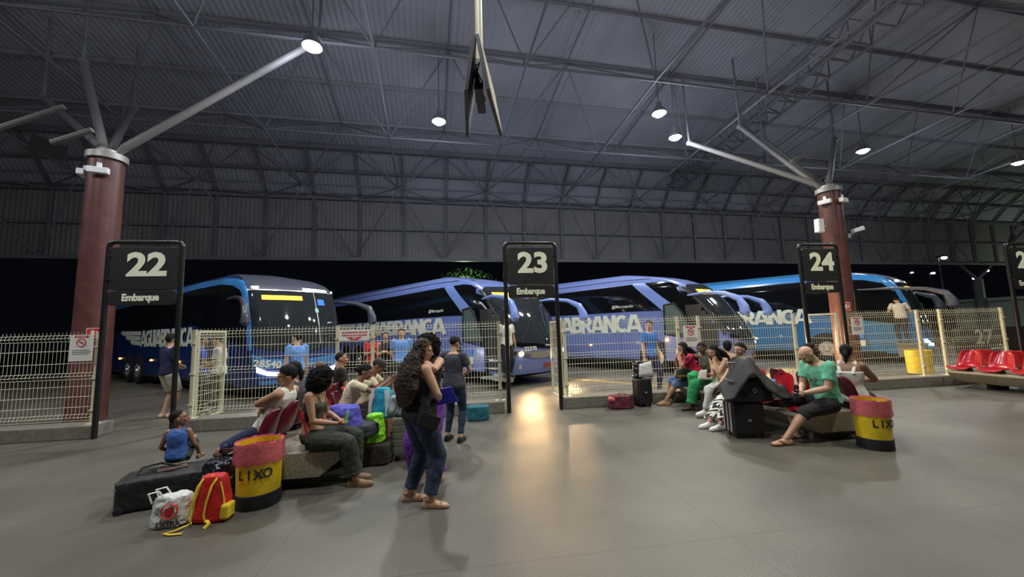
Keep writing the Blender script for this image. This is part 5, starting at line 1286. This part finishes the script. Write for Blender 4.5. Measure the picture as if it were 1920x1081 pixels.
AR = math.degrees(math.atan2(dR.y, dR.x))
def seatpos(c, side, v, off=0.36): return Vector((c[0], c[1], 0))+dR*(side*off)+nR*v
# left bench, right side
p = seatpos(CL, 1, .14, .25)
P7 = person(p, AR-4, 'person with black curly hair in an olive crop top looking down at a phone', 'tan', 1.62, 'f', sit=True, lean=-3, curve=16, hpitch=30, hyaw=28, hair='afro', top='crop', topm=c_olive, bottom='loosepants', botm=c_dkgreen,
   feet=[(.42, .10, .08), (.50, -.12, .08)], hands=[(.24, .12, .66), (.27, -.06, .66)], elbows=[(-.3, .8, -.8), (-.5, -.5, -.8)], palm=[(0, -.5, .8), (0, .5, .9)], curl=(50, 35), shoes='shoes', shoem=c_tanl, extra={'sole': c_tanl}, voxel=NEAR)
p = seatpos(CL, 1, 1.22, .28)
P9 = person(p, AR+2, 'person in a cream tee with tied hair, arms stretched out to a phone', 'brown', 1.62, 'f', sit=True, lean=24, curve=8, hpitch=12, hair='bun', top='tee', topm=c_cream, bottom='pants', botm=c_black,
   hands=[(.62, .04, .98), (.60, -.04, .96)], elbows=[(0, .5, -1), (0, -.5, -1)], palm=[(0, -1, .2), (0, 1, .2)], shoes='shoes', shoem=c_black, voxel=NEAR)
p = seatpos(CL, 1, 1.86)
P10 = person(p, AR, 'person in a dark olive cap and cream tee bent over a phone', 'brown', 1.66, 'm', sit=True, lean=18, curve=10, hpitch=22, hair='cap', top='tee', topm=c_cream, bottom='shorts', botm=c_black,
   hands=[(.52, .05, .92), (.50, -.05, .90)], elbows=[(0, .5, -1), (0, -.5, -1)], palm=[(0, -1, .3), (0, 1, .3)], shoes='shoes', shoem=c_black, extra={'cap': cloth('dark_olive_cap', (.035, .035, .025))}, voxel=NEAR)
# left bench, left side
p = seatpos(CL, -1, .62, .34)
P6 = person(p, 180+AR-6, 'person in a white sleeveless shirt slouching with folded arms', 'tan', 1.76, 'm', sit=True, seat=.43, pelvis=(0.12, 0, .53), lean=-34, curve=10, hyaw=34, hpitch=14, hair='short', top='tank', topm=c_white, bottom='shorts', botm=c_navy,
   feet=[(.16, .22, .09), (.18, -.10, .09)], knees=[(1, .2, .1), (1, -.1, .3)], hands=[(.10, -.12, .80), (.12, .12, .77)], elbows=[(.7, 1, -.3), (.7, -1, -.3)], hdir=[(-.2, -1, -.2), (-.2, 1, -.2)], palm=[(-1, 0, 0), (-1, 0, 0)], curl=(30, 30), shoes='flipflops', shoem=c_black, voxel=NEAR)
p = seatpos(CL, -1, 1.22)
person(p, 180+AR, 'person with black tied hair seated behind the man in white, only the head in view', 'tan', 1.64, 'f', sit=True, hyaw=-10, hpitch=5, hair='ponytail', top='tee', topm=c_char, bottom='pants', botm=c_black, shoem=c_black, face=False, voxel=FAR)
p = seatpos(CL, -1, 2.2)
person(p, 180+AR, 'person with light brown hair behind the curly haired woman, top of the head in view', 'light', 1.46, 'f', sit=True, hair='short', hairm=M_hairl, top='tee', topm=c_red, bottom='pants', botm=c_jean, shoem=c_black, face=False, voxel=FAR)
p = seatpos(CL, -1, 2.78, .22)
person(p, 30, 'person with short black hair seated behind the woman in the cream tee', 'tan', 1.70, 'm', sit=True, hyaw=-10, hair='crop', top='tee', topm=c_black, bottom='pants', botm=c_black, shoem=c_black, voxel=FAR)
# toddler on the duffel
PT = person((-3.76, 4.42), 106, 'child in a sleeveless blue top sitting on the black duffel bag', 'brown', 0.98, 'm', sit=True, seat=.30, hyaw=-78, hpitch=-8, hair='crop', hairm=M_hair, top='tank', topm=c_blue2, bottom='shorts', botm=c_char,
   feet=[(.26, .10, .30), (.26, -.10, .30)], hands=[(.12, .13, .40), (.15, -.12, .42)], shoes='none', voxel=.0065, child=True)
# standing group
P12 = person((-0.96, 3.92), 42, 'person with very long wavy brown hair and dark jeans, standing nearest the camera', 'light', 1.57, 'f', fat=1.22, feet=[(-.04, .13, .08), (.03, -.15, .08)], fyaw=(-38, -45), hyaw=-34, hpitch=16, hair='longwavy', hairm=M_hairb, top='strap', topm=c_black, bottom='jeans', botm=c_jean,
   hands=[(.22, .06, .99), (.20, -.06, .97)], elbows=[(-.2, 1, -.6), (-.2, -1, -.6)], palm=[(0, -1, 0), (0, 1, 0.2)], curl=(70, 70), shoes='sandals', shoem=c_tanl, voxel=NEAR)
P13 = person((-0.99, 4.50), -112, 'person with a dark afro and purple trousers standing with an arm raised to the face', 'light', 1.60, 'f', fat=1.08, feet=[(0, .13, .08), (.05, -.13, .08)], hpitch=18, hyaw=15, hair='afro', top='tank', topm=c_black, bottom='loosepants', botm=c_purple,
   hands=[(.15, .04, 1.34), (.2, -.08, 1.0)], elbows=[(.35, 1, -.5), (-.5, -.5, -.5)], palm=[(-1, 0, 0), (0, 1, 0)], shoes='sandals', shoem=c_tanl, voxel=NEAR, face=False)
P14 = person((-0.93, 5.98), 78, 'person in a dark cap and charcoal shirt seen from behind by the fence', 'light', 1.56, 'f', fat=1.05, feet=[(.05, .13, .08), (-.02, -.10, .08)], hyaw=-20, hpitch=14, hair='cap', top='tee', topm=c_char, bottom='slim', botm=c_jean,
   hands=[(.22, .12, .98), (.24, -.10, .98)], elbows=[(-.3, .9, -.8), (-.3, -.9, -.8)], shoes='shoes', shoem=c_black, extra={'cap': cloth('black_cap', (.012, .012, .016)), 'sole': M_rubber}, voxel=NEAR, face=False, loose=1.2)
# behind the fences
person((-7.46, 8.42), 70, 'person in a navy tee and beige shorts standing in the bay 22 gateway', 'light', 1.76, 'm', hyaw=10, top='tee', topm=c_navy, bottom='shorts', botm=c_beige, hands=[(.22, .1, 1.05), (.22, -.1, 1.05)], shoes='flipflops', shoem=c_black, voxel=FAR)
person((-6.95, 8.62), 40, 'person in a royal blue shirt and dark trousers beside the open gate at bay 22', 'brown', 1.70, 'm', top='tee', topm=c_blue, bottom='pants', botm=c_black, hands=[(.25, .1, 1.0), (.28, -.12, 1.0)], shoem=c_black, voxel=FAR, face=False)
person((-6.35, 8.4), 200, 'person in a white shirt and dark trousers holding papers behind the fence by bay 22', 'light', 1.70, 'm', top='tee', topm=c_white, bottom='pants', botm=c_black, hpitch=15, hands=[(.27, .08, 1.05), (.27, -.08, 1.05)], shoem=c_black, voxel=FAR)
person((-4.85, 8.7), 150, 'person in a sky blue shirt standing in front of the navy coach headlights', 'light', 1.70, 'm', hyaw=20, top='tee', topm=c_sky, bottom='pants', botm=c_black, shoem=c_black, voxel=FAR)
person((-3.85, 10.6), -60, 'person in a red top behind the fence, left of the pair by the coach', 'tan', 1.66, 'f', hair='bun', top='tee', topm=c_red, bottom='pants', botm=c_black, hands=[(.2, .0, 1.15), (.2, -.05, 1.15)], shoem=c_black, voxel=FAR)
person((-3.40, 10.3), -70, 'person in a black sleeveless top between the red top and the blue polo', 'tan', 1.66, 'f', hair='bun', top='tank', topm=c_black, bottom='pants', botm=c_black, hands=[(.2, .0, 1.15), (.2, -.05, 1.15)], shoem=c_black, voxel=FAR)
person((-2.90, 10.05), -75, 'person in a cornflower blue polo and dark trousers facing the hall behind the fence', 'light', 1.74, 'm', top='tee', topm=c_sky, bottom='pants', botm=c_black, hands=[(-.05, .18, .9), (-.05, -.18, .9)], shoem=c_black, voxel=FAR)
person((3.28, 9.4), -60, 'person in a bright blue tee walking behind the fence near the pink topped woman', 'light', 1.74, 'm', hyaw=-60, top='tee', topm=cloth('bright_blue_tee', (.03, .16, .55)), bottom='pants', botm=c_navy, feet=[(.1, .1, .08), (-.12, -.1, .08)], shoem=c_black, voxel=FAR)
person((13.82, 13.80), 60, 'person in a beige shirt standing on the step of the teal coach', 'tan', 1.66, 'm', hpitch=50, lean=15, top='tee', topm=c_beige, bottom='pants', botm=c_black, hands=[(.3, .2, 1.1), (.3, -.2, 1.1)], shoem=c_black, voxel=FAR, face=False, z=.75)
person((-0.20, 10.90), -60, 'person in a white shirt beside the open coach door at bay 23', 'tan', 1.70, 'm', top='tee', topm=c_white, bottom='pants', botm=c_black, shoem=c_black, voxel=FAR, face=False, z=.33)
# right bench, left side (facing left)
p = seatpos(CR, -1, .06, .15)
P24 = person(p, 180+AR-2, 'person with a shaved head in a mint green tee looking at a phone', 'light', 1.76, 'm', sit=True, fat=1.06, lean=8, curve=16, hpitch=36, hair='bald', top='tee', topm=c_mint, bottom='knee', botm=c_black,
   feet=[(.72, .06, .09), (.36, -.18, .09)], hands=[(.36, .05, .66), (.34, -.04, .65)], elbows=[(-.3, .8, -.8), (-.3, -.8, -.8)], palm=[(0, -.6, .8), (0, .6, .8)], shoes='flipflops', shoem=c_brown, extra={'beard': True}, voxel=NEAR)
p = seatpos(CR, -1, 1.20, .56)
P23 = person(p, 180+AR+6, 'person with glasses and zigzag trousers behind the draped suitcase', 'light', 1.68, 'f', sit=True, lean=-14, curve=6, hpitch=14, hyaw=10, hair='bun', top='tee', topm=c_black, bottom='loosepants', botm=c_zig, feet=[(.66, .24, .09), (.70, .06, .09)], knees=[(1, .4, .7), (1, .2, .7)],
   shoes='shoes', shoem=c_whiteshoe, extra={'glasses': True, 'sole': M_white}, voxel=NEAR)
p = seatpos(CR, -1, 1.82)
P21 = person(p, 180+AR+10, 'person with long dark hair eating from the hand, light grey trousers and white shoes', 'light', 1.64, 'f', sit=True, lean=14, curve=12, hpitch=14, hyaw=0, hroll=-6, hair='long', top='strap', topm=c_cream, bottom='pants', botm=c_lgrey,
   feet=[(.52, .0, .12), (.46, .12, .09)], hands=[(.26, .04, .98), (.36, .05, .72)], elbows=[(.3, .5, -1), (-.3, -.5, -1)], hdir=[(-.3, -.2, 1), None], palm=[(-1, 0, 0), (0, 0, 1)], shoes='shoes', shoem=c_whiteshoe, extra={'sole': M_white}, voxel=NEAR)
p = seatpos(CR, -1, 2.30, .28)
P20 = person(p, 180+AR-4, 'person in a dark olive vest and bright green wide trousers, arm around the neighbour', 'dark', 1.64, 'f', sit=True, fat=1.1, lean=10, curve=8, hpitch=8, hyaw=28, hair='bun', top='tank', topm=c_olive, bottom='loosepants', botm=c_green,
   feet=[(.50, .06, .09), (.30, -.08, .25)], knees=[(1, 0, .8), (1, .3, 1.2)], hands=[(.26, -.12, .68), (.34, -.28, .95)], elbows=[(-.3, .8, -.8), (.2, -.8, .1)], shoes='sandals', shoem=c_black, voxel=NEAR)
p = seatpos(CR, -1, 2.80)
P19 = person(p, 180+AR-10, 'person in a crimson tee and denim capris eating, nearest the fence', 'tan', 1.62, 'f', sit=True, fat=1.05, lean=12, curve=6, hpitch=6, hair='long', top='tee', topm=c_pink, bottom='knee', botm=c_jean2,
   feet=[(.62, .08, .09), (.50, -.10, .09)], hands=[(.25, .03, 1.0), (.30, -.05, .95)], elbows=[(.3, .4, -1), (.4, -.4, -1)], hdir=[(-.4, 0, 1), (-.4, 0, 1)], palm=[(-1, 0, 0), (-1, 0, 0)], shoes='shoes', shoem=c_tanl, extra={'sole': c_tanl}, voxel=NEAR)
# right bench, right side
p = seatpos(CR, 1, .14, .34)
P26 = person(p, 42, 'person in a white vest top with a black ponytail, back to the camera', 'brown', 1.62, 'f', sit=True, fat=1.28, hpitch=14, hair='ponytail', top='strap', topm=c_white, bottom='shorts', botm=c_black,
   feet=[(.40, .08, .09), (.46, -.16, .09)], hands=[(.38, .12, .75), (.36, -.14, .75)], elbows=[(-.2, .9, -.6), (-.2, -.9, -.6)], shoes='sandals', shoem=c_tanl, extra={'wide': True}, voxel=NEAR, face=False)
p = seatpos(CR, 1, .68, .30)
person(p, AR-25, 'person with very short black hair between the shaved head and the ponytail', 'dark', 1.62, 'm', sit=True, hyaw=-15, hair='crop', top='tee', topm=c_char, bottom='pants', botm=c_black, shoem=c_black, voxel=.009)
p = seatpos(CR, 1, 2.55, .3)
person(p, 60, 'person seen from behind with round black hair next to the glasses wearer', 'light', 1.6, 'f', sit=True, hair='wrap', top='strap', topm=c_beige, bottom='pants', botm=c_black, shoem=c_black, voxel=FAR, face=False)
# ---------------------------------------------------------------- things held or worn
def phone(at, d, label, m, size=(.075, .150)):
    x = Vector(d).normalized(); r = empty('mobile_phone', at, label=label, cat='phone'); M = frame_M((0, 0, 0), x, (0.1, .4, 1))
    b = MB(); b.prism(rrect(size[0], size[1], .01), .009, M); b.build('case', m, r)
    b = MB(); b.prism(rrect(size[0]*.9, size[1]*.92, .008), .001, M @ Matrix.Translation((0, .0095, 0))); b.build('screen', M_pscreen, r)
M_pscreen = mat('phone_screen', (.02, .02, .02), .1, emit=(.7, .8, 1), estr=.6)
def mid(P, k=.5): return P['W'][0].lerp(P['W'][1], k)
fw = lambda P, v: P['M'].to_3x3() @ Vector(v)
phone(mid(P7)+fw(P7, (.10, 0, .035)), fw(P7, (0, 1, 0)), 'green mobile phone in the hands above dark green trousers', mat('green_case', (.15, .7, .15), .4))
phone(mid(P9)+fw(P9, (.10, 0, .03)), fw(P9, (0, 1, 0)), 'white mobile phone held out by the person in the cream tee', M_white)
phone(mid(P10)+fw(P10, (.10, 0, .03)), fw(P10, (0, 1, 0)), 'dark mobile phone held by the person in the olive cap', M_black)
phone(mid(P24)+fw(P24, (.10, 0, .03)), fw(P24, (0, 1, 0)), 'dark mobile phone held by the person in mint green', M_black)
phone(P21['W'][1]+fw(P21, (.08, .02, .04)), fw(P21, (0, 1, 0)), 'dark mobile phone in the hand of the long haired eater', M_black)
# folder and hip pouch of the nearest standing person
r = empty('folder', P12['W'][1]+fw(P12, (.02, .0, .02)), label='bright blue plastic folder held in front of the nearest standing person', cat='folder')
b = MB(); b.prism([(-.10, -.10), (.13, -.13), (.15, .08), (-.08, .10)], .006, frame_M((0, 0, 0), (1, -.25, .28), (.2, -.7, 1))); b.build('cover', mat('blue_plastic', (.03, .05, .75), .35), r)
p, m = P12['spt'](-.06)
r = empty('hip_pouch', p+fw(P12, (-.02, -.235, -.01)), R(20), label='black pouch hanging at the hip of the nearest standing person', cat='pouch')
b = MB(); b.prism(rrect(.20, .13, .02), .035, Matrix.Rotation(.45, 4, 'Y')); b.build('pouch_body', c_black, r, bevel=.006)
# sports mark on the navy shorts
h = P6['M'] @ Vector((.12, .1, .5)); k = P6['K'][0]; c = h.lerp(k, .62)+Vector((0, -.088, .035))
ax = (h-k).normalized(); M = frame_M(c, ax, (0, -.3, 1))
b = MB(); b.prism([(-.035, .018), (-.025, -.004), (-.008, -.008), (.045, .016), (-.005, .002), (-.018, .003)], .004, M.copy() if False else (P6['root'].matrix_basis.inverted() @ M)); 
bpy.context.view_layer.update()
b.build('sports_mark', M_white, P6['root'])
# print on the mint tee
inv = (Matrix.Translation(P24['root'].location) @ Matrix.Rotation(P24['root'].rotation_euler.z, 4, 'Z')).inverted()
p, m = P24['spt'](.58); rg = random.Random(4); b = MB()
for j in range(9):
    z0 = .07-.018*j; y0 = rg.uniform(-.09, -.05); y1 = rg.uniform(.03, .09)
    pts = [inv @ (p+m @ Vector((.138+(.01 if j > 5 else 0), y0+(y1-y0)*t, z0+.006*math.sin(9*t+j)))) for t in (0, .2, .4, .6, .8, 1)]
    b.path(pts, .0035, seg=4)
b.build('shirt_print', M_ink, P24['root'])
# bay lines painted on the coach lane
M_line = mat('worn_yellow_paint', (.45, .33, .05), .6, var=.3)
for i, (x, y) in enumerate(((4.4, 10.2), (11.3, 11.2), (-2.6, 9.4), (-9.4, 8.6))):
    d = Vector((-.731, .682, 0)); n_ = Vector((d.y, -d.x, 0)); p = Vector((x, y, .002)); b = MB()
    b.loft([[p+n_*.05*s_+Vector((0, 0, z)) for s_, z in ((-1, 0), (1, 0), (1, .003), (-1, .003))], [p+d*12+n_*.05*s_+Vector((0, 0, z)) for s_, z in ((-1, 0), (1, 0), (1, .003), (-1, .003))]])
    tag(b.build('trim_%d' % (20+i), M_line), kind='structure')
